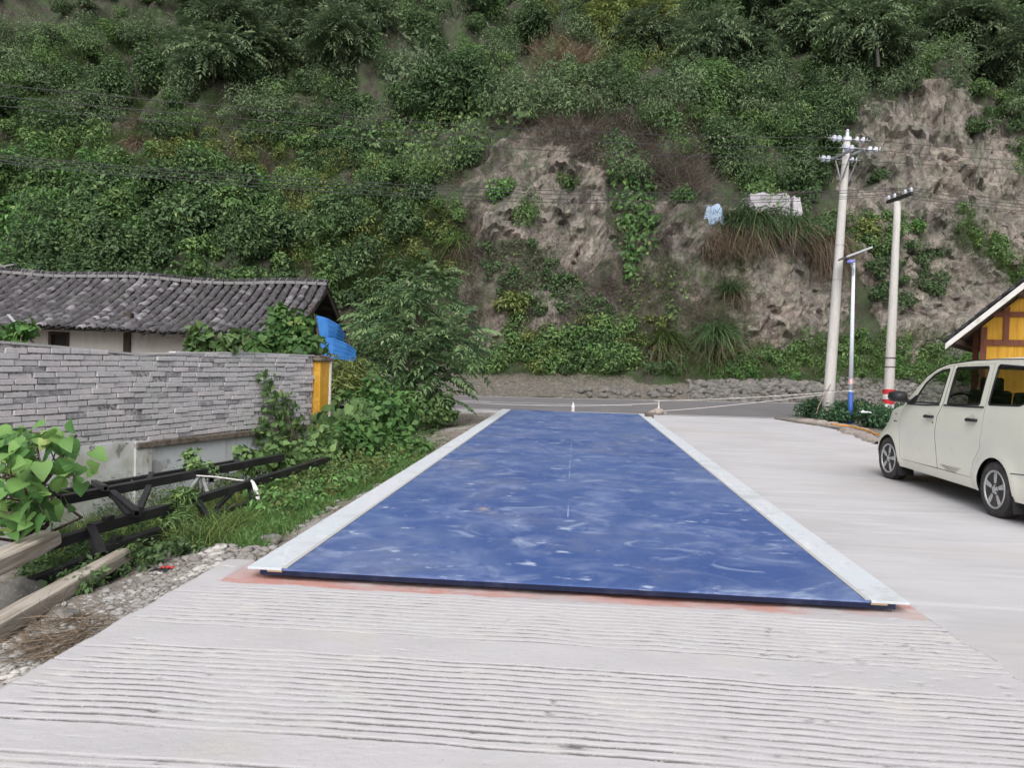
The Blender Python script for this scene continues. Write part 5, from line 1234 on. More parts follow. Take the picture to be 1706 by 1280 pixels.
for side in (1, -1):
    DOOR = D1[:-5]+D2[5:]+[]                           # joint outline of both doors
    joint = D1[:10]+D2[5:]
    panel('body_side', OUT, [grow(joint, .004), W3], m_body, van, side)
    d1 = panel('front_door', D1, [W1], m_body, van, side); d2 = panel('sliding_door', D2, [W2], m_body, van, side)
    for nm, Wp, par, gm in (('window', W1, d1, m_gcl), ('window', W2, d2, m_gtn), ('window', W3, van, m_gtn)):
        g = panel(nm, grow(Wp, .01), [], gm, par, side, inset=.008, thick=0)
        mb = MB(); flank_tube(mb, Wp, side, .011, -.004); mb.build('window_seal', m_rub, g if par is van else par, smooth=True, local=True)
    mb = MB(); flank_tube(mb, [(2.36, 1.075), (1.9, 1.085), (1.48, 1.108)], side, .011, .003, False); mb.build('belt_trim', m_rub, d1, smooth=True, local=True)
    mb = MB(); flank_tube(mb, [(1.36, 1.112), (.9, 1.122), (.48, 1.135)], side, .011, .003, False); mb.build('belt_trim', m_rub, d2, smooth=True, local=True)
    # triangular black mirror base, mirror
    mb = MB(); x0 = -side*(hw(2.3, 1.12)+.004)
    mb.prism([(x0, 2.36-1.4, 1.075), (x0, 2.15-1.4, 1.08), (x0+side*.022, 2.13-1.4, 1.20)], (-side*.02, 0, 0)); mb.build('mirror_base', m_plas, d1, local=True)
    mb = MB()
    bm_ = []
    cx_ = -side*(VHW+.155)
    pr = [(.0, .0), (.5, .02), (.9, .12), (1, .45), (.92, .85), (.55, 1), (.12, .96), (-.02, .6)]
    ring = []
    for (yo, sc) in ((.055, 1.0), (0.0, 1.02), (-.05, .93), (-.095, .62), (-.105, .3)):
        ring.append([(cx_+(-side)*((px_-.5)*.22*sc), 2.26-1.4-yo*1.1, 1.17+(pz_-.5)*.15*sc) for px_, pz_ in pr])
    n = len(pr); vs = [p for r_ in ring for p in r_]; fs = [(i*n+k, i*n+(k+1) % n, (i+1)*n+(k+1) % n, (i+1)*n+k) for i in range(4) for k in range(n)]+[tuple(range(n)), tuple(4*n+k for k in range(n))]
    vs = [(x, 2*(2.26-1.4)-y_, z) for x, y_, z in vs]   # the housing bulges forward, glass faces back
    mb.add(vs, fs); mb.tube([(-side*(VHW-.05), 2.27-1.4, 1.10), (-side*(VHW+.08), 2.275-1.4, 1.13)], [.03, .025], 8)
    mo = mb.build('mirror', m_plas, van, smooth=True, bevel=.006, local=True)
    mb = MB(); y_ = 2.26-1.4-.0615; mb.prism([(cx_+(-side)*((px_-.5)*.19), y_-.004, 1.17+(pz_-.5)*.125) for px_, pz_ in pr], (0, .004, 0)); mb.build('mirror_glass', M('mirror_silver', (.20, .21, .22), .08, metal=1.0), mo, local=True)
    for (hx_, hz_, par) in ((1.67, .955, d1), (.655, .985, d2)):
        mb = MB(); x0 = -side*(hw(hx_, hz_))
        mb.beam((x0-side*.028, hx_-.105-1.4, hz_), (x0-side*.028, hx_+.105-1.4, hz_-.008), .024, .034); mb.box((x0-side*.012, hx_-.085-1.4, hz_), (.03, .03, .03)); mb.box((x0-side*.012, hx_+.085-1.4, hz_), (.03, .03, .03))
        mb.build('handle', m_plas, par, bevel=.006, local=True)
        mb = MB(); mb.lathe([(.0, .0), (.055, .001), (.06, .0035), (.0, .0035)], (x0-side*.0015, hx_-1.4, hz_+.008), (-side, 0, 0), 16); mb.build('handle_recess', m_body, par, local=True)
    mb = MB(); mb.lathe([(0, .0), (.012, .002), (.012, .005), (0, .006)], (-side*hw(1.58, .885), 1.58-1.4, .885), (-side, 0, 0), 10); mb.build('keyhole', m_rub, d1, local=True)
    if side == 1:
        mb = MB()
        for k in range(4): mb.beam((-(hw(1.2, .4)+.0012), 1.36-1.4-k*.05, .40-.012*k), (-(hw(1.2, .4)+.0012), .86-1.4+k*.04, .41-.02*k), .002, .006+.003*(k % 2))
        mb.build('scuff_mark', M('scuff', (.34, .32, .29), .8), d2, local=True)
    mb = MB(); mb.box((-side*(hw(2.66, .92)+.001), 2.67-1.4, .925), (.012, .07, .03)); mb.build('side_lamp', M('side_lamp', (.42, .35, .28), .3), van, bevel=.004, local=True)
    mb = MB(); mb.box((-side*(hw(2.66, .82)+.0005), 2.665-1.4, .825), (.008, .10, .014)); mb.build('vent_slot', m_plas, van, bevel=.003, local=True)
    mb = MB(); flank_tube(mb, [(-.86, .53), (-.5, .525), (-.16, .50)], side, .005, .0, False); mb.build('bumper_seam', m_rub, van, local=True)
    mb = MB(); flank_tube(mb, [(-.78, 1.55), (-.4, 1.638), (0, 1.66), (.5, 1.66), (1.0, 1.647), (1.5, 1.61), (1.75, 1.552), (1.96, 1.458)], side, .0065, -.004, False); mb.build('roof_gutter', m_rub, van, smooth=True, local=True)
# skin over the top, nose and tail: one strip that follows the side outline
path = REAR+TOPC+FEND
pp = []
for i in range(len(path)-1):
    a, b = path[i], path[i+1]; k = max(2, int(math.hypot(b[0]-a[0], b[1]-a[1])/.06))
    pp += [(a[0]+(b[0]-a[0])*j/k, a[1]+(b[1]-a[1])*j/k) for j in range(k)]
pp.append(path[-1]); NW = 25
def skin_pt(i, u):
    x, z = pp[i]; h_ = hw(x, z); a = pp[max(i-1, 0)]; b = pp[min(i+1, len(pp)-1)]; t = nrm(np.array([b[0]-a[0], b[1]-a[1]])); n = np.array([-t[1], t[0]])
    crown = (.062 if z > 1.2 else .07)*(1-abs(u)**2.6)
    if x > 3.2 and z < .85: crown = .10*(1-abs(u)**3)
    if 2.45 < x < 3.2: crown = .055*(1-abs(u)**2.4)
    return (u*h_, x+n[0]*crown-1.4, z+n[1]*crown)
us = np.linspace(-1, 1, NW)
SKV = np.array([skin_pt(i, u) for i in range(len(pp)) for u in us])
wsf, sk = [], []
for i in range(len(pp)-1):
    x, z = pp[i]; xm = (x+pp[i+1][0])/2; zm = (z+pp[i+1][1])/2
    for j in range(NW-1):
        f = (i*NW+j, i*NW+j+1, (i+1)*NW+j+1, (i+1)*NW+j); um = abs(us[j]+us[j+1])/2
        if (1.80 < xm < 2.45 and zm > 1.03 and um < .92) or (xm < -.78 and 1.08 < zm < 1.5 and um < .85): wsf.append(f)
        else: sk.append(f)
def submesh(name, V, F, mat, parent, thick=.01):
    idx = sorted({i for f in F for i in f}); mp = {k: n for n, k in enumerate(idx)}
    me = bpy.data.meshes.new(name); me.from_pydata([tuple(V[i]) for i in idx], [], [tuple(mp[i] for i in f) for f in F]); me.polygons.foreach_set('use_smooth', [True]*len(F)); me.materials.append(mat)
    bm = bmesh.new(); bm.from_mesh(me); bmesh.ops.recalc_face_normals(bm, faces=bm.faces); bm.to_mesh(me); bm.free()
    o = bpy.data.objects.new(name, me); COL.objects.link(o); o.parent = parent
    return o
submesh('roof_and_bonnet', SKV, sk, m_body, van)
front_ws = [f for f in wsf if SKV[f[0]][1] > 0]; rear_ws = [f for f in wsf if SKV[f[0]][1] <= 0]
submesh('windscreen', SKV, front_ws, m_gcl, van); submesh('rear_window', SKV, rear_ws, m_gtn, van)
# floor pan, inner lining, seats
mb = MB(); mb.box((0, .0, .26), (1.5, 3.9, .04)); mb.box((0, .0, .60), (1.52, 1.9, .02)); 
for ac in (.165, 2.885):
    for s_ in (-1, 1): mb.box((s_*.52, ac-1.4, .46), (.02, .74, .42))
    mb.box((0, ac-1.4, .66), (1.5, .74, .02))
mb.build('underbody', m_inner, van, local=True)
mb = MB()
def seat(x, y_, w_=.46):
    mb.box((x, y_, .72), (w_, .46, .14)); mb.box((x, y_-.27, 1.02), (w_, .12, .58), (np.array([1, 0, 0]), nrm(np.array([0, 1, .18])), nrm(np.array([0, -.18, 1])))); mb.box((x, y_-.34, 1.38), (w_*.55, .08, .16))
for x in (-.36, .36): seat(x, 1.55-1.4); seat(x, .62-1.4)
seat(0, -.25-1.4, 1.2)
mb.build('seats', m_seat, van, bevel=.03, local=True)
mb = MB(); mb.box((0, 2.28-1.4, .98), (1.44, .32, .16)); mb.build('dashboard', m_inner, van, bevel=.04, local=True)
mb = MB(); R3 = [(-.36+.18*math.cos(a), 1.98-1.4-.07*math.sin(a), 1.08+.165*math.sin(a)) for a in np.linspace(0, 2*math.pi, 25)]; mb.tube(R3, .014, 6); mb.build('steering_wheel', m_plas, van, smooth=True, local=True)
# wheels
def wheel(side, ac, steer=0.0):
    x0 = -side*(VHW-.095); mb = MB(); R0 = .292; wdt = .095
    prof = [(.195, -wdt*.86), (.23, -wdt*1.02), (.262, -wdt*1.0), (.283, -wdt*.86), (R0, -wdt*.55), (R0+.001, 0), (R0, wdt*.55), (.283, wdt*.86), (.262, wdt*1.0), (.23, wdt*1.02), (.195, wdt*.86)]
    ax = (-side*math.cos(steer), math.sin(steer)*side*-1, 0)
    mb.lathe(prof, (x0, ac-1.4, .287), ax, 56, close=False)
    c = np.array([x0, ac-1.4, .287]); ax = np.array(ax); u = np.cross(ax, UPV); u /= np.linalg.norm(u)
    for k in range(56):                               # tread blocks and shoulder lugs
        a = 2*math.pi*k/56; rd = u*math.cos(a)+UPV*math.sin(a); tg = -u*math.sin(a)+UPV*math.cos(a)
        for (o_, rr) in ((-.068, R0-.006), (-.030, R0+.002), (.012, R0+.002), (.062, R0-.006)): mb.box(c+rd*rr+ax*o_+tg*(.006 if o_ > 0 else -.006), (.012, .022, .028), (rd, tg, ax))
    ty = mb.build('wheel', m_tyre, van, smooth=False, local=True); me = ty.data
    mb = MB(); mb.lathe([(.205, wdt*.70), (.205, wdt*.96), (.193, wdt*1.0), (.183, wdt*.92), (.176, wdt*.25), (.12, wdt*.05), (.0, wdt*.05)], c, ax, 40); 
    mb.build('rim', m_alloy, ty, smooth=True, local=True)
    mb = MB()
    for k in range(5):
        a = 2*math.pi*k/5+math.pi/2+(.2 if ac > 1 else 0.0); rd = u*math.cos(a)+UPV*math.sin(a); tg = -u*math.sin(a)+UPV*math.cos(a); z1, z0 = ax*wdt*.86, ax*wdt*.93
        P = []
        for (r_, hwid, lift) in ((.03, .030, .80), (.09, .032, .90), (.14, .036, .92), (.188, .050, .86)):
            for (t_, l_) in ((-hwid, lift-.12), (-hwid*.55, lift), (hwid*.55, lift), (hwid, lift-.12)): P.append(c+rd*r_+tg*t_+ax*wdt*l_)
        F_ = [(i*4+j, i*4+j+1, (i+1)*4+j+1, (i+1)*4+j) for i in range(3) for j in range(3)]
        Q = [p-ax*.035 for p in P]; n = len(P)
        F_ += [(i*4+n, (i+1)*4+n, (i+1)*4, i*4) for i in range(3)]+[(i*4+3, (i+1)*4+3, (i+1)*4+3+n, i*4+3+n) for i in range(3)]
        mb.add(P+Q, F_)
    mb.lathe([(.058, wdt*.70), (.058, wdt*.84), (.045, wdt*.92), (.03, wdt*.93), (.028, wdt*.90), (.0, wdt*.90)], c, ax, 20)
    mb.build('spokes', m_alloy, ty, smooth=False, bevel=.003, local=True)
    mb = MB()
    for k in range(5):
        a = 2*math.pi*(k+.5)/5+math.pi/2+(.2 if ac > 1 else 0); mb.lathe([(.009, 0), (.009, .012), (0, .014)], c+(u*math.cos(a)+UPV*math.sin(a))*.047+ax*wdt*.84, ax, 8)
    mb.build('wheel_bolts', m_dark, ty, local=True)
for side in (1, -1):
    wheel(side, .165); wheel(side, 2.885, R_(4) if side == 1 else R_(-4))
    for ac in (.165, 2.885):
        mb = MB(); mb.prism([(-side*(VHW-.005), ac-.315-1.4, .42), (-side*(VHW-.20), ac-.315-1.4, .42), (-side*(VHW-.20), ac-.375-1.4, .10), (-side*(VHW-.002), ac-.375-1.4, .10)], (0, -.012, 0)); mb.build('mud_flap', m_plas, van, local=True)
        mb = MB(); q = [(-side*(hw(x, z)-.045), x-1.4, z) for x, z in arch(ac, .332)]; q2 = [(-side*(hw(x, z)-.30), x-1.4, z) for x, z in arch(ac, .332)]; n = len(q)
        mb.add(q+q2, [(i, i+1, n+i+1, n+i) for i in range(n-1)]); mb.build('wheel_housing', m_inner, van, local=True)

# ------------------------------------------------------------------ yellow boarded house at the right edge
m_ybd = M('yellow_boards', (.56, .31, .03), .6, [('noise', 2.2, (4, 4, .25), (.44, .225, .018), .42, .66), ('noise', 6, (6, 6, .3), (.64, .39, .06), .5, .72)], [('noise', 12, (8, 8, .3), .3, .006)])
m_tim = M('brown_timber', (.17, .062, .035), .7, [('noise', 6, (3, 3, .4), (.11, .042, .025), .45, .7)], [('noise', 20, (4, 4, .4), .3, .006)])
m_bge = M('white_barge', (.58, .57, .55), .7, [('noise', 5, O1, (.44, .42, .39), .5, .72)])
YB, YW, YA = 12.5, 13.6, R_(31)
HP0 = aty(1577, 571, YB); HX, HY = np.array([math.cos(YA), -math.sin(YA), 0]), np.array([math.sin(YA), math.cos(YA), 0])
def hly(px_, py_, Y):
    """house-local point seen at a pixel on the local plane y = Y"""
    d = ray(px_, py_); o_ = HP0+HY*(Y-YB); t = ((o_-CAM)@HY)/(d@HY); q = CAM+d*t-HP0; return np.array([HP0[0]+q@HX, HP0[1]+q@HY, HP0[2]+q[2]])
e0 = HP0.copy(); e1 = hly(1706, 470, YB); sl = (e1[2]-e0[2])/(e1[0]-e0[0]); HWID = 4.2
apex = e0+np.array([HWID, 0, sl*HWID]); ye = thing('yellow_house', (e0[0]+HWID, YW, -.075), 'yellow boarded house with brown timber frame and white edged gable behind the van', 'house')
YBK = 18.6; sn = nrm(np.array([-sl, 0, 1]))
mb = MB()
for sg in (0, 1):
    f = (lambda p: p) if sg == 0 else (lambda p: np.array([2*apex[0]-p[0], p[1], p[2]]))
    mb.prism([f(e0+np.array([-.02, -.02, -.015])), f(apex+np.array([0, -.02, -.015])), f(apex+np.array([0, -.02, -.175])), f(e0+np.array([-.02, -.02, -.145]))], (0, .035, 0))
mb.build('barge_board', m_bge, ye)
mb = MB()
for sg in (0, 1):
    f = (lambda p: p) if sg == 0 else (lambda p: np.array([2*apex[0]-p[0], p[1], p[2]]))
    a, b = e0+np.array([0, .02, -.03]), apex+np.array([0, .02, -.03]); mb.prism([f(a), f(b), f(b-UPV*.035), f(a-UPV*.035)], (0, YBK-YB, 0))
mb.build('roof_deck', m_dwood, ye)
Vt, Ft, Rt = [], [], []; n0 = 0; SL = np.linalg.norm(apex-e0); sdir = (apex-e0)/SL
for c in range(int((YBK-YB)/.21)+1):
    for r in range(int(SL/.16)):
        for sg in (0, 1):
            o_ = e0+sdir*(r*.16-.05)+np.array([0, .06+c*.21+rng.normal()*.008, 0])+sn*(.015+.012*rng.random()); K = 5; vs = []
            for (dd, lf) in ((0, .022), (.27, 0)):
                for k in range(K+1): a = math.pi*k/K; p = o_+sdir*dd+np.array([0, -math.cos(a)*.09, 0])+sn*(math.sin(a)*.05+lf); vs.append(p)
            for k in range(K+1): a = math.pi*k/K; p = o_+np.array([0, -math.cos(a)*.085, 0])+sn*(math.sin(a)*.03); vs.append(p)
            if sg: vs = [np.array([2*apex[0]-p[0], p[1], p[2]]) for p in vs]
            Vt += vs; Rt += [.75*rng.random()]*len(vs)
            for k in range(K): Ft += [(n0+k, n0+k+1, n0+K+2+k, n0+K+1+k), (n0+2*(K+1)+k, n0+2*(K+1)+k+1, n0+k+1, n0+k)]
            n0 += len(vs)
np_mesh('roof', np.array(Vt), np.array(Ft), m_tile, ye, rnd=np.array(Rt))
mb = MB()
for t in (.04, .30, .56, .82, .99):
    p = e0+(apex-e0)*t+np.array([0, .05, -.12]); mb.beam(p, p+np.array([0, YBK-YB-.1, 0]), .10, .10)
    p2 = np.array([2*apex[0]-p[0], p[1], p[2]]); mb.beam(p2, p2+np.array([0, YBK-YB-.1, 0]), .10, .10)
mb.build('purlins', m_dwood, ye)
wl = hly(1634, 600, YW)[0]; wrx = 2*apex[0]-wl; rz_ = lambda x: e0[2]+sl*(min(x, 2*apex[0]-x)-e0[0])-.11
mb = MB(); mb.prism([(wl, YW, -.2), (wrx, YW, -.2), (wrx, YW, rz_(wrx)), (apex[0], YW, rz_(apex[0])), (wl, YW, rz_(wl))], (0, .1, 0)); mb.build('gable_wall', m_ybd, ye)
for wx_ in (wl+.05, wrx-.05):
    mb = MB(); mb.box((wx_, (YW+.1+YBK)/2, 1.0), (.1, YBK-YW-.3, 2.6)); mb.build('side_wall', m_ybd, ye)
tz1 = hly(1640, 571, YW)[2]; tz2 = hly(1690, 524, YW)[2]; tx = hly(1677, 540, YW)[0]
mb = MB()
def tb(a, b, w_=.10): 
    mb.beam((a[0], YW-.018, a[1]), (b[0], YW-.018, b[1]), .05, w_, (1, 0, 0) if abs(a[0]-b[0]) < .01 else (0, 0, 1))
tb((wl+.04, -.1), (wl+.04, rz_(wl)-.02), .12); tb((wl+.1, tz1), (wrx-.1, tz1), .13); tb((tx-.25, tz2), (wrx-.4, tz2), .11)
tb((tx, tz1+.06), (tx, rz_(tx)), .11); tb((tx+1.25, tz1+.06), (tx+1.25, rz_(tx+1.25)), .11); tb((tx+2.5, tz1+.06), (tx+2.5, rz_(tx+2.5)), .11); tb((tx+.9, -.1), (tx+.9, tz1-.06), .11); tb((tx+2.4, -.1), (tx+2.4, tz1-.06), .11)
mb.build('timber_frame', m_tim, ye, bevel=.006)
mb = MB(); bx_ = hly(1621, 585, YW)[0]; mb.beam((bx_, YW+.6, -.1), (bx_, YW+.6, rz_(bx_)+.05), .12, .12, (1, 0, 0)); mb.beam((bx_-.05, YW+.6, hly(1621, 574, YW)[2]), (wl+.05, YW+.6, hly(1621, 573, YW)[2]), .08, .10); mb.build('porch_post', m_tim, ye)
q_ = np.array(ye.location)-HP0; wq = HP0+HX*q_[0]+HY*q_[1]; ye.location = (wq[0], wq[1], ye.location.z); ye.rotation_euler = (0, 0, -YA)

# ------------------------------------------------------------------ steel girder lying in the ditch
rng = np.random.default_rng(41)
m_girder = M('black_girder', (.018, .018, .02), .45, [('noise', 5, O1, (.035, .034, .036), .45, .7), ('noise', 26, O1, (.11, .09, .075), .66, .74)], [('noise', 12, O1, .3, .006)])
m_pgrey = M('galv_plate', (.28, .29, .29), .5, [('noise', 6, O1, (.18, .19, .19), .45, .7)])
g0 = atd(250, 870, 7.3)
gird = thing('steel_girder', (g0[0], g0[1], -.5), 'black painted steel lattice girder lying in the weeds below the brick wall', 'girder')
def member(nm, a, b, w_=.075, mat=None):
    A_, B_ = atd(*a), atd(*b); mb = MB(); d = nrm(B_-A_); u = np.array([0, 0, 1.]); sd_ = nrm(np.cross(d, u)); u = np.cross(sd_, d)
    for (o1, o2, ww, hh) in ((0, w_/2-.006, w_, .012), (-w_/2+.006, -.006, .012, w_-.012), (w_/2-.006, -.006, .012, w_-.012)):
        mb.box((A_+B_)/2+sd_*o1+u*o2, (np.linalg.norm(B_-A_), ww, hh), (d, sd_, u))
    mb.box((A_+B_)/2-u*(w_/2-.004), (np.linalg.norm(B_-A_)*.998, w_-.026, .006), (d, sd_, u))
    return mb.build(nm, mat or m_girder, gird)
member('chord', (70, 826, 7.7), (470, 757, 11.0), .06)
member('chord', (100, 834, 6.9), (470, 762, 10.2), .085)
member('chord', (152, 882, 6.25), (288, 845, 7.2), .085); member('chord', (318, 836, 7.45), (545, 766, 10.1), .075)
member('chord', (168, 919, 6.15), (290, 880, 7.05), .085); member('chord', (300, 874, 7.2), (500, 818, 9.2), .075)
member('chord', (152, 886, 6.25), (40, 922, 5.7), .075); member('chord', (160, 929, 6.15), (52, 972, 5.55), .075)
for (a, b, w_) in (((149, 880, 6.2), (168, 925, 6.1), .07), ((186, 822, 7.2), (228, 856, 6.6), .06), ((187, 824, 7.15), (215, 860, 6.6), .04), ((248, 812, 7.8), (232, 850, 6.75), .05), ((252, 790, 8.5), (247, 806, 7.9), .05),
                   ((156, 804, 7.9), (176, 814, 7.1), .05), ((393, 764, 10.3), (396, 776, 9.4), .06), ((416, 806, 8.45), (424, 838, 8.3), .06), ((330, 836, 7.5), (345, 862, 7.4), .05), ((395, 812, 8.2), (360, 848, 7.7), .035), ((350, 775, 9.3), (352, 800, 8.5), .06)):
    member('brace', a, b, w_)
member('brace', (333, 792, 8.7), (312, 826, 8.0), .035, m_pgrey); member('brace', (337, 796, 8.7), (346, 824, 8.3), .03, m_pgrey)
mb = MB(); mb.box(atd(180, 872, 6.42), (.05, .10, .12)); mb.build('splice_plate', m_girder, gird, bevel=.004); mb = MB(); mb.box(atd(193, 906, 6.32), (.05, .10, .12)); mb.build('splice_plate', m_girder, gird, bevel=.004)
mb = MB(); mb.tube([atd(300, 791, 8.6), atd(360, 795, 8.5), atd(418, 803, 8.35)], .008, 6); tag(mb.build('tie_rope', m_rope), 'thin white rope stretched along the black steel girder', 'rope')
mb = MB()
for k in range(4): mb.tube([atd(419+k*1.2, 800+k, 8.3), atd(423+k*2, 815, 8.22), atd(428+k*1.3, 832, 8.2), atd(429+k*1.5, 846+2*k, 8.2)], .007, 5)
tag(mb.build('white_strap', m_rope), 'white strap hanging in a loop from the black steel girder', 'strap')

# weathered timbers
m_log = M('weathered_timber', (.38, .34, .295), .9, [('noise', 2.2, (.5, 5, 5), (.21, .175, .14), .42, .66), ('noise', 5, (.4, 12, 12), (.50, .46, .41), .50, .70), ('noise2', 3, (.5, 8, 8), (.10, .08, .065), .62, .74)], [('noise', 4, (.35, 9, 9), .8, .012)])
def timber(name, label, A_, B_, w0, w1, h0, h1, seed):
    A_, B_ = np.asarray(A_), np.asarray(B_); d = nrm(B_-A_); L = np.linalg.norm(B_-A_); t = thing(name, (0, 0, 0), label, 'timber')
    n, K = 30, 16; V = []
    for i in range(n+1):
        u = i/n; w_, h_ = w0+(w1-w0)*u, h0+(h1-h0)*u
        for k in range(K):
            a = 2*math.pi*k/K+.2; c, s_ = math.cos(a), math.sin(a); e = .38; x = math.copysign(abs(c)**e, c)*w_/2; z = math.copysign(abs(s_)**e, s_)*h_/2
            j = 1+.07*fbm(u*L*1.4, c*1.2+seed, s_*1.2, 4); V.append((u*L+(.03*fbm(c*2, s_*2, seed, 2) if i in (0, n) else 0), x*j+.02*math.sin(u*3+seed), z*j))
    V = np.array(V); Fq = [(i*K+k, i*K+(k+1) % K, (i+1)*K+(k+1) % K, (i+1)*K+k) for i in range(n) for k in range(K)]
    mb = MB(); mb.add(V, Fq+[tuple(range(K-1, -1, -1)), tuple(n*K+k for k in range(K))]); bpy.data.objects.remove(t)
    o = mb.build(name, m_log, None, smooth=False); o.location = Vector(A_); sd_ = nrm(np.cross(UPV, d)); u_ = np.cross(d, sd_)
    o.rotation_euler = Matrix((d, sd_, u_)).transposed().to_euler(); return tag(o, label, 'timber')
timber('timber_beam', 'long grey weathered squared timber leaning on the end of the black girder', atd(203, 925, 6.05), atd(-60, 1082, 4.25), .115, .15, .10, .12, 2)
timber('timber_beam', 'shorter brown weathered timber lying beside the big leaved plant', atd(78, 897, 5.75), atd(-70, 968, 4.75), .18, .22, .11, .14, 7)

# ------------------------------------------------------------------ rubble, boulder and gravel beside the ramp
def stones_on_ground(poly, n, r0_, r1_, Vs, Fs, n0):
    xs_ = [p[0] for p in poly]; ys_ = [p[1] for p in poly]; c = 0
    while c < n:
        x, y = rng.uniform(min(xs_), max(xs_)), rng.uniform(min(ys_), max(ys_))
        if not inpoly(np.array([x]), np.array([y]), poly)[0]: continue
        c += 1; p = gp(x, y)
        if p[0] > -2.12 or (p[1] < .25 and p[0] > -2.38): continue
        v_, f_ = base[rng.integers(10)]; r_ = r0_+(r1_-r0_)*rng.random()**3; th = rng.random()*6.28
        Rm = np.array([[math.cos(th), -math.sin(th), 0], [math.sin(th), math.cos(th), 0], [0, 0, 1]]); Vs.append((v_*np.array([1.45, .9, .5])*r_*(.7+.6*rng.random(3)))@Rm.T+p+UPV*r_*.25); Fs.append(f_+n0); n0 += len(v_); SR.append(np.full(len(v_), rng.random()))
    return n0
SR = []
m_grav = M('gravel_stone', (.27, .26, .25), .95, [('noise', 2.2, O1, (.22, .205, .19), .45, .6), ('noise', 3.3, O1, (.44, .42, .40), .56, .66), ('noise', 40, O1, (.36, .345, .33), .58, .74)], [('noise', 30, O1, .4, .006)], attr=[('rnd', (.13, .12, .11), .4, .0), ('rnd', (.36, .345, .33), .7, 1.0)])
Vs, Fs, n0 = [], [], 0
n0 = stones_on_ground([(0, 1040), (120, 1010), (330, 915), (430, 895), (470, 930), (340, 955), (0, 1165)], 2600, .004, .030, Vs, Fs, n0)
n0 = stones_on_ground([(300, 930), (420, 895), (460, 915), (400, 950), (330, 955)], 420, .006, .045, Vs, Fs, n0)
n0 = stones_on_ground([(640, 760), (760, 690), (830, 690), (680, 800)], 700, .006, .03, Vs, Fs, n0)
n0 = stones_on_ground([(380, 930), (440, 880), (700, 745), (700, 780), (450, 905)], 400, .006, .035, Vs, Fs, n0)
tag(np_mesh('gravel', np.concatenate(Vs), np.concatenate(Fs), m_grav, rnd=np.concatenate(SR)), 'loose grey gravel and broken stone along the edge of the ramp and deck', 'gravel', kind='stuff')
def boulder(label, x, y, r_, sd_, mat=m_grav):
    p = gp(x, y); v_, f_ = rock_mesh(rng, (r_*1.25, r_, r_*.75), 3, .6, sd_); return tag(np_mesh('stone', v_+p+UPV*r_*.35, f_, mat, smooth=False), label, 'stone')
boulder('big rounded grey boulder in front of the shorter brown timber at the left edge', 28, 1005, .17, 3, m_stone)
boulder('pale broken stone at the edge of the grass near the deck corner', 366, 918, .05, 5)
boulder('flat grey stone lying in the gravel below the pale broken stone', 325, 938, .05, 8); boulder('small white stone lying beside the weeds left of the ramp corner', 242, 972, .04, 11)
boulder('grey stone half buried in straw beside the ramp edge at lower left', 110, 1035, .07, 17, m_stone); boulder('brownish stone lying at the foot of the weeds near the deck corner', 452, 905, .07, 23, m_stone)
boulder('dark stone under the creeper at the foot of the brick wall', 482, 745, .20, 27, m_stone)
DS = Leaves(); pts = np.array([gp(rng.uniform(30, 190), rng.uniform(1030, 1110)) for _ in range(420)])+UPV*.03
pts = pts[(pts[:, 0] < -2.40)]
DS.blades(pts, rdir(rng, len(pts))*[1, 1, .12]+[0, 0, .06], .28*(.5+rng.random(len(pts))), .006, rng, .3); tag(DS.obj('straw', m_dryg), 'dry straw scattered on the gravel beside the ramp', 'straw', kind='stuff')
def wrap(name, label, x, y, sz, mat):
    p = gp(x, y); n = 8; V = [(p[0]+(i/7-.5)*sz*1.5, p[1]+(j/7-.5)*sz, p[2]+.015+sz*.5*abs(fbm(i*.55+x, j*.55, 3, 3))+sz*.1) for i in range(n) for j in range(n)]
    tag(np_mesh(name, V, grid_faces(n, n), mat), label, 'litter')
wrap('plastic_bag', 'white plastic bag crumpled on the ground at the foot of the small tree', 712, 700, .42, m_scrap)
wrap('red_wrapper', 'small crumpled red wrapper on the gravel left of the ramp', 279, 952, .06, M('red_foil', (.50, .05, .05), .4))
wrap('dark_rag', 'dark scrap on the gravel beside the small red wrapper', 266, 957, .08, m_dark)

# ------------------------------------------------------------------ plants between the wall and the deck
def plant(name, label, cat, lv, mat, base, group=None, stems=None, sr=.018):
    t = thing(name, base, label, cat, group); lv.obj('foliage', mat, t)
    if stems: mb = MB(); twigs(mb, rng, base, stems, sr, .004); mb.build('stem', m_bark, t)
    return t
# big heart shaped leaves at the left edge
lv = Leaves(); root = gp(45, 905); ends = []
spots = [(4, 735), (20, 728), (33, 742), (72, 733), (88, 728), (100, 737), (112, 742), (62, 745), (45, 752), (15, 760), (30, 770), (55, 765), (85, 757), (70, 775), (100, 772), (118, 790), (108, 800), (80, 790), (95, 792), (50, 782), (10, 785), (28, 795), (62, 800), (38, 808), (5, 812), (18, 822), (45, 826), (72, 815), (100, 818), (55, 838), (30, 842), (12, 838), (65, 848), (85, 838), (40, 858), (20, 862), (50, 868), (75, 862), (8, 868), (-15, 750), (-25, 790), (-20, 830), (-30, 860), (5, 885), (58, 880), (110, 735), (94, 745), (64, 728), (35, 725), (-5, 722)]
P, A, N = [], [], []
for x, y in spots:
    D = 5.75+rng.uniform(-.35, .35)+(.25 if y < 760 else 0); p = atd(x, y-4, D); P.append(p); ends.append(p)
    A.append(nrm(np.array([rng.normal()*.6+.15, -.55+rng.normal()*.5, -.25+rng.normal()*.25]))); N.append(nrm(np.array([rng.normal()*.35, -.45+rng.normal()*.3, 1.0])))
P, A, N = map(np.array, (P, A, N)); lv.ovate(P, A, N, .165*(.6+.6*rng.random(len(P))), .155*(.7+.5*rng.random(len(P))), rng, fold=.2, droop=.3, heart=True)
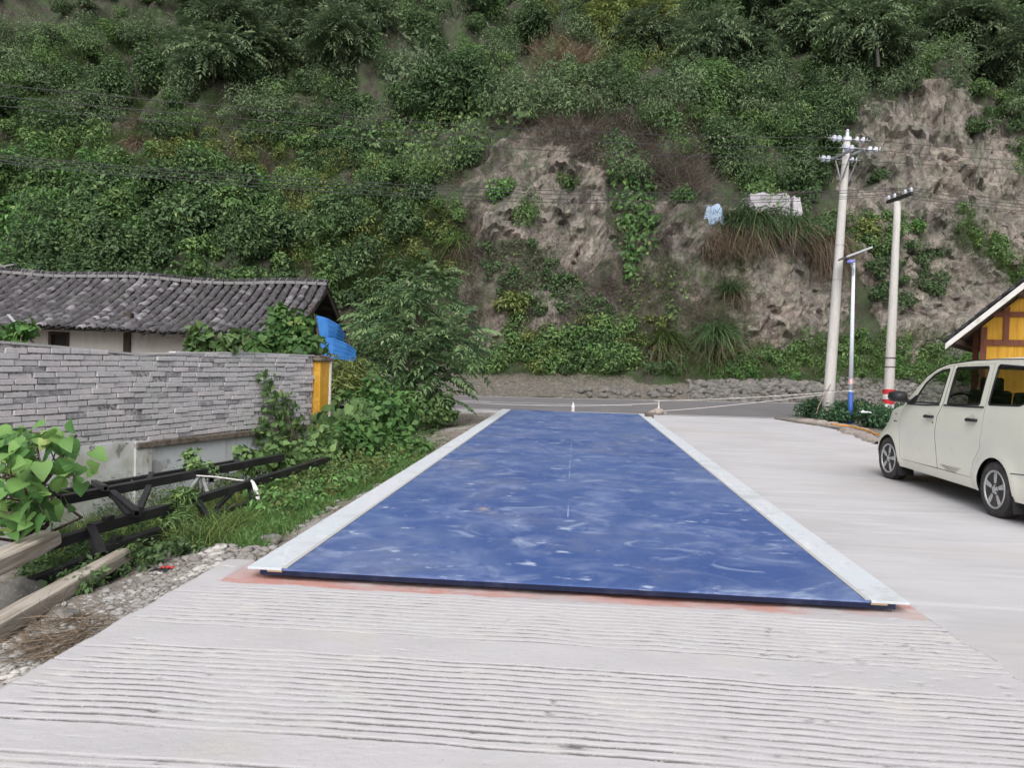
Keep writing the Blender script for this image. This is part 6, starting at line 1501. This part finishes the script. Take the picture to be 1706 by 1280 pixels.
P2 = np.repeat(P, 2, 0)+rng.normal(size=(2*len(P), 3))*np.array([.09, .12, .08])-UPV*.03; k2 = len(P2); lv.ovate(P2, nrm(np.repeat(A, 2, 0)+rng.normal(size=(k2, 3))*.6), nrm(np.repeat(N, 2, 0)+rng.normal(size=(k2, 3))*.35), .12*(.5+.8*rng.random(k2)), .11*(.6+.6*rng.random(k2)), rng, fold=.22, droop=.35, heart=True)
k = 26; idx = rng.integers(0, len(P), k); lv.ovate(P[idx]+rng.normal(size=(k, 3))*.07, rdir(rng, k)*[1, 1, .4], np.tile(UPV, (k, 1))+rng.normal(size=(k, 3))*.3, .10, .085, rng, heart=True)
plant('broad_leaf_shrub', 'bright green shrub with big heart shaped leaves at the left edge', 'shrub', lv, m_leaf_big, root, None, ends)
# creeper on the brick wall
def creeper(name, label, quads, n, sz, mat, wall_=True, D=None, rnd0=None):
    lv = Leaves(); P, N = [], []
    xs_ = [q[0] for q in quads]; ys_ = [q[1] for q in quads]
    while len(P) < n:
        x, y = rng.uniform(min(xs_), max(xs_)), rng.uniform(min(ys_), max(ys_))
        if inpoly(np.array([x]), np.array([y]), quads)[0]:
            if wall_: d = ray(x, y); t = ((WA-CAM)@wn)/(d@wn); p = CAM+d*t+wn*(.03+.22*rng.random()**1.5); nn = wn
            else: p = atd(x, y, D+rng.uniform(-.35, .35)); nn = np.array([.2, -.8, .3])
            P.append(p); N.append(nrm(nn*.8+UPV*.5+rng.normal(size=3)*.4))
    P, N = np.array(P), np.array(N); A = nrm(np.cross(N, rdir(rng, n))-UPV*.7); lv.ovate(P, A, N, sz*(.6+.8*rng.random(n)), sz*.8*(.6+.6*rng.random(n)), rng, heart=True)
    b = P[np.argmin(P[:, 2])]; return plant(name, label, 'creeper', lv, mat, b, None, [P[i] for i in rng.integers(0, n, 5)], .006)
creeper('creeper', 'green creeper climbing the face of the grey brick wall near its end', [(424, 616), (438, 614), (446, 650), (470, 650), (490, 690), (500, 740), (470, 765), (425, 745), (415, 715), (432, 690)], 430, .085, m_leaf_mid)
creeper('creeper', 'dark broad leaved creeper spilling round the foot of the yellow pillar', [(512, 720), (530, 680), (600, 660), (630, 690), (600, 725), (530, 740)], 150, .15, m_leaf_mid, False, 12.2)
# vine hanging over the wall and the farmhouse eave
lv = Leaves(); 
for (x, y, D, r_) in ((480, 545, 14.2, .42), (498, 556, 14.0, .40), (455, 570, 13.6, .38), (490, 580, 13.6, .46), (508, 582, 13.8, .32), (430, 585, 13.2, .25), (470, 530, 14.3, .25)): lv.cloud(rng, 260, atd(x, y, D), (r_, r_, r_*.9), .115, lobes=8, kind='ovate', aspect=.75, up=.6)
plant('climbing_vine', 'light green leafy vine heaped over the wall top in front of the farmhouse eave', 'vine', lv, m_leaf_lush, atd(490, 660, 13.8), None, [atd(480, 545, 14.2), atd(505, 555, 14), atd(455, 570, 13.6), atd(525, 575, 13.8)])
lv = Leaves(); ends = []
for (x, y) in ((325, 560), (338, 556), (352, 572), (370, 580), (386, 560), (398, 556), (345, 580), (362, 585), (380, 575), (315, 578), (392, 580)): p = atd(x, y, 10.8); ends.append(p); lv.cloud(rng, 30, p, (.13, .13, .13), .11, lobes=4, kind='ovate', aspect=.75)
plant('leafy_sapling', 'thin leafy sapling rising behind the middle of the brick wall', 'sapling', lv, m_leaf_mid, atd(355, 700, 10.8), None, ends)
lv = Leaves(); ends = []
for (x, y) in ((5, 552), (20, 556), (36, 545), (46, 552), (28, 570), (-20, 560)): p = atd(x, y, 8.9); ends.append(p); lv.cloud(rng, 26, p, (.12, .12, .12), .10, lobes=4, kind='ovate', aspect=.75)
plant('leafy_sapling', 'small bright sapling behind the left end of the brick wall', 'sapling', lv, m_leaf_lush, atd(20, 720, 8.9), None, ends)
# the small tree beyond the pillar
def small_tree():
    lv = Leaves(); ends = []; D0 = 19.0
    for (x, y, r_, n_) in ((700, 470, .42, 30), (672, 480, .40, 26), (725, 462, .34, 22), (690, 500, .55, 40), (730, 495, .50, 34), (655, 500, .42, 26), (640, 540, .62, 46), (620, 565, .58, 40), (600, 590, .5, 34), (680, 555, .7, 54), (720, 560, .65, 46), (755, 555, .5, 34), (770, 575, .38, 24), (690, 610, .75, 56), (650, 610, .7, 50), (730, 610, .6, 44), (620, 630, .5, 34), (745, 600, .45, 30), (665, 645, .6, 44), (715, 645, .6, 44)):
        n_ = int(n_*.66); p = atd(x, y, D0+rng.uniform(-.7, .7)); ends.append(p); d = rdir(rng, n_); P = p+d*r_*np.array([1, 1, .8])*(.25+.7*rng.random((n_, 1)))
        lv.fronds(P, nrm(d*[1, 1, .5]+[.0, -.15, .35]), .62*(.7+.6*rng.random(n_)), 7, .30, rng, None, .75, .36)
    b = atd(690, 690, D0); b[2] = gz(b[0], b[1]); t = thing('small_tree', b, 'bushy small tree with feathery drooping leaves beside the far left of the deck', 'tree')
    lv.obj('crown', leafmat('small_tree_leaf', (.08, .155, .07), (.23, .35, .15), (.36, .45, .25)), t)
    mb = MB(); top = atd(700, 480, D0); mid = atd(685, 600, D0); mb.tube([b, b*.5+mid*.5+np.array([.05, 0, 0]), mid, mid*.5+top*.5, top], [.075, .06, .05, .035, .01], 8); twigs(mb, rng, mid-UPV*.3, ends, .03, .008); mb.build('trunk', m_bark, t)
small_tree()
def mound(name, label, cat, spots, mat, sz, n, kind='ovate', aspect=.7, base=None, up=.6, group=None):
    lv = Leaves(); c = []
    for (x, y, D, r_) in spots: p = atd(x, y, D); c.append(p); lv.cloud(rng, n, p, (r_, r_, r_*.85), sz, lobes=9, kind=kind, aspect=aspect, up=up)
    b = np.mean(c, 0); b[2] = gz(b[0], b[1]); return plant(name, label, cat, lv, mat, b, group, [q-UPV*.1 for q in c])
mound('bush', 'dense green bush at the foot of the small tree', 'bush', [(700, 672, 18.2, .55), (730, 678, 18.4, .45), (670, 672, 17.8, .45), (745, 692, 18.2, .26), (715, 694, 17.6, .34)], m_leaf_mid, .12, 300)
mound('bush', 'large rounded light green bush between the yellow pillar and the deck', 'bush', [(620, 660, 14.2, .52), (650, 665, 14.6, .42), (600, 690, 13.2, .48), (640, 700, 13.0, .55), (665, 690, 13.6, .36), (610, 730, 12.2, .45), (655, 735, 12.6, .50), (675, 750, 12.6, .30), (580, 735, 11.8, .36)], m_leaf_lush, .115, 330)
mound('bush', 'tall loose pale green growth behind the yellow pillar', 'bush', [(560, 620, 14.2, .32), (575, 650, 14.0, .38), (555, 650, 13.8, .28), (590, 640, 14.6, .36), (600, 620, 15.5, .35)], m_leaf_yellow, .16, 240, 'dia', .2)
mound('bush', 'dark weedy bush under the creeper beside the wall base', 'bush', [(450, 760, 10.6, .30), (480, 765, 10.9, .32), (510, 750, 11.3, .34), (545, 745, 11.4, .36), (420, 765, 10.2, .22), (530, 775, 10.6, .30)], m_leaf_mid, .10, 230)
def weedpatch(name, label, poly, n, h_, mats, sz, kind='ovate', per=34, aspect=.5):
    LV = [Leaves() for _ in mats]; xs_ = [p[0] for p in poly]; ys_ = [p[1] for p in poly]; c = 0
    while c < n:
        x, y = rng.uniform(min(xs_), max(xs_)), rng.uniform(min(ys_), max(ys_))
        if not inpoly(np.array([x]), np.array([y]), poly)[0]: continue
        c += 1; p = gp(x, y)
        if p[0] > -2.11: continue
        k = rng.integers(len(mats)); h = h_*(.5+.9*rng.random())
        if kind == 'grass': m_ = per; LV[k].blades(p+rng.normal(size=(m_, 3))*[.06, .06, 0], nrm(rng.normal(size=(m_, 3))*.35+UPV), h*(.5+.7*rng.random(m_)), sz, rng, .7)
        else: LV[k].cloud(rng, per, p+UPV*h*.5, (h*.6, h*.6, h*.55), sz, lobes=5, kind=kind, aspect=aspect, up=.7)
    for l_, m_ in zip(LV, mats):
        if l_.n: tag(l_.obj(name, m_), label, 'weeds', kind='stuff')
weedpatch('weeds', 'leafy green weeds filling the strip between the girder and the deck', [(400, 800), (560, 740), (700, 735), (720, 755), (600, 815), (470, 870), (420, 850)], 420, .24, [m_leaf_mid, m_leaf_lush, m_leaf_yellow], .055)
weedpatch('weeds', 'leafy green weeds filling the strip between the girder and the deck', [(230, 780), (420, 740), (540, 760), (480, 820), (300, 850), (120, 880), (130, 830)], 240, .30, [m_leaf_mid, m_leaf_dark], .06)
weedpatch('grass', 'fresh green grass along the left side of the deck', [(380, 880), (450, 845), (640, 775), (720, 745), (690, 780), (560, 840), (430, 915), (380, 910)], 520, .13, [m_grass, m_leaf_lush], .008, 'grass', 40)
weedpatch('grass', 'taller grass growing up through the black girder', [(260, 860), (330, 840), (420, 850), (420, 885), (330, 920), (270, 915)], 170, .34, [m_grass, m_leaf_yellow], .011, 'grass', 34)
weedpatch('grass', 'taller grass growing up through the black girder', [(100, 850), (260, 820), (300, 880), (180, 930), (60, 960)], 130, .28, [m_grass, m_leaf_mid], .010, 'grass', 30)
weedpatch('weeds', 'low dark weeds around the timbers in the ditch', [(60, 930), (180, 900), (330, 900), (330, 925), (220, 960), (120, 1000), (30, 980)], 230, .16, [m_leaf_dark, m_leaf_mid], .045)
weedpatch('grass', 'sparse grass tufts on the bare soil left of the deck', [(640, 780), (720, 720), (800, 692), (760, 725), (680, 785)], 90, .09, [m_grass], .007, 'grass', 26)
weedpatch('weeds', 'low weeds on the waste ground beyond the bush', [(700, 720), (760, 690), (740, 705), (715, 735)], 40, .10, [m_leaf_mid], .05)
weedpatch('weeds', 'thin stalks of weed growing through and over the black girder', [(130, 800), (260, 790), (420, 765), (520, 765), (520, 800), (400, 830), (330, 860), (180, 890), (130, 860)], 150, .42, [m_leaf_mid, m_leaf_yellow, m_leaf_grey], .045, 'dia', 70, .3)
weedpatch('grass', 'taller grass growing up through the black girder', [(140, 820), (280, 800), (420, 800), (420, 850), (300, 900), (150, 930)], 150, .36, [m_leaf_yellow, m_grass], .009, 'grass', 30)
weedpatch('weeds', 'low weeds at the foot of the stained plaster wall', [(120, 830), (220, 805), (420, 770), (420, 800), (230, 850), (130, 870)], 120, .26, [m_leaf_mid, m_leaf_dark], .06)
mound('weed_clump', 'tall feathery weed clump standing in front of the girder', 'weeds', [(292, 850, 7.2, .16), (298, 880, 7.0, .20), (288, 905, 6.9, .16), (305, 828, 7.3, .10)], m_leaf_mid, .09, 190, 'dia', .18)
mound('weed_clump', 'bright leafy weed beside the white strap', 'weeds', [(428, 862, 8.0, .13), (420, 850, 8.1, .10), (440, 872, 7.9, .10)], m_leaf_lush, .10, 60, 'ovate', .6)
mound('weed_clump', 'thin leafy weed in front of the white plaster', 'weeds', [(322, 768, 8.9, .14), (330, 780, 8.8, .16), (315, 760, 8.9, .08), (345, 785, 8.8, .12)], m_leaf_mid, .06, 80, 'ovate', .6)
gw = MB()
for k in (0, 1): gw.tube([atd(12+k*3, 524, 9.2), atd(54+k*3, 571, 9.0)], .007, 5)
tag(gw.build('stay_wire', m_galv), 'pair of pale stay wires slanting down behind the left end of the brick wall', 'wire')
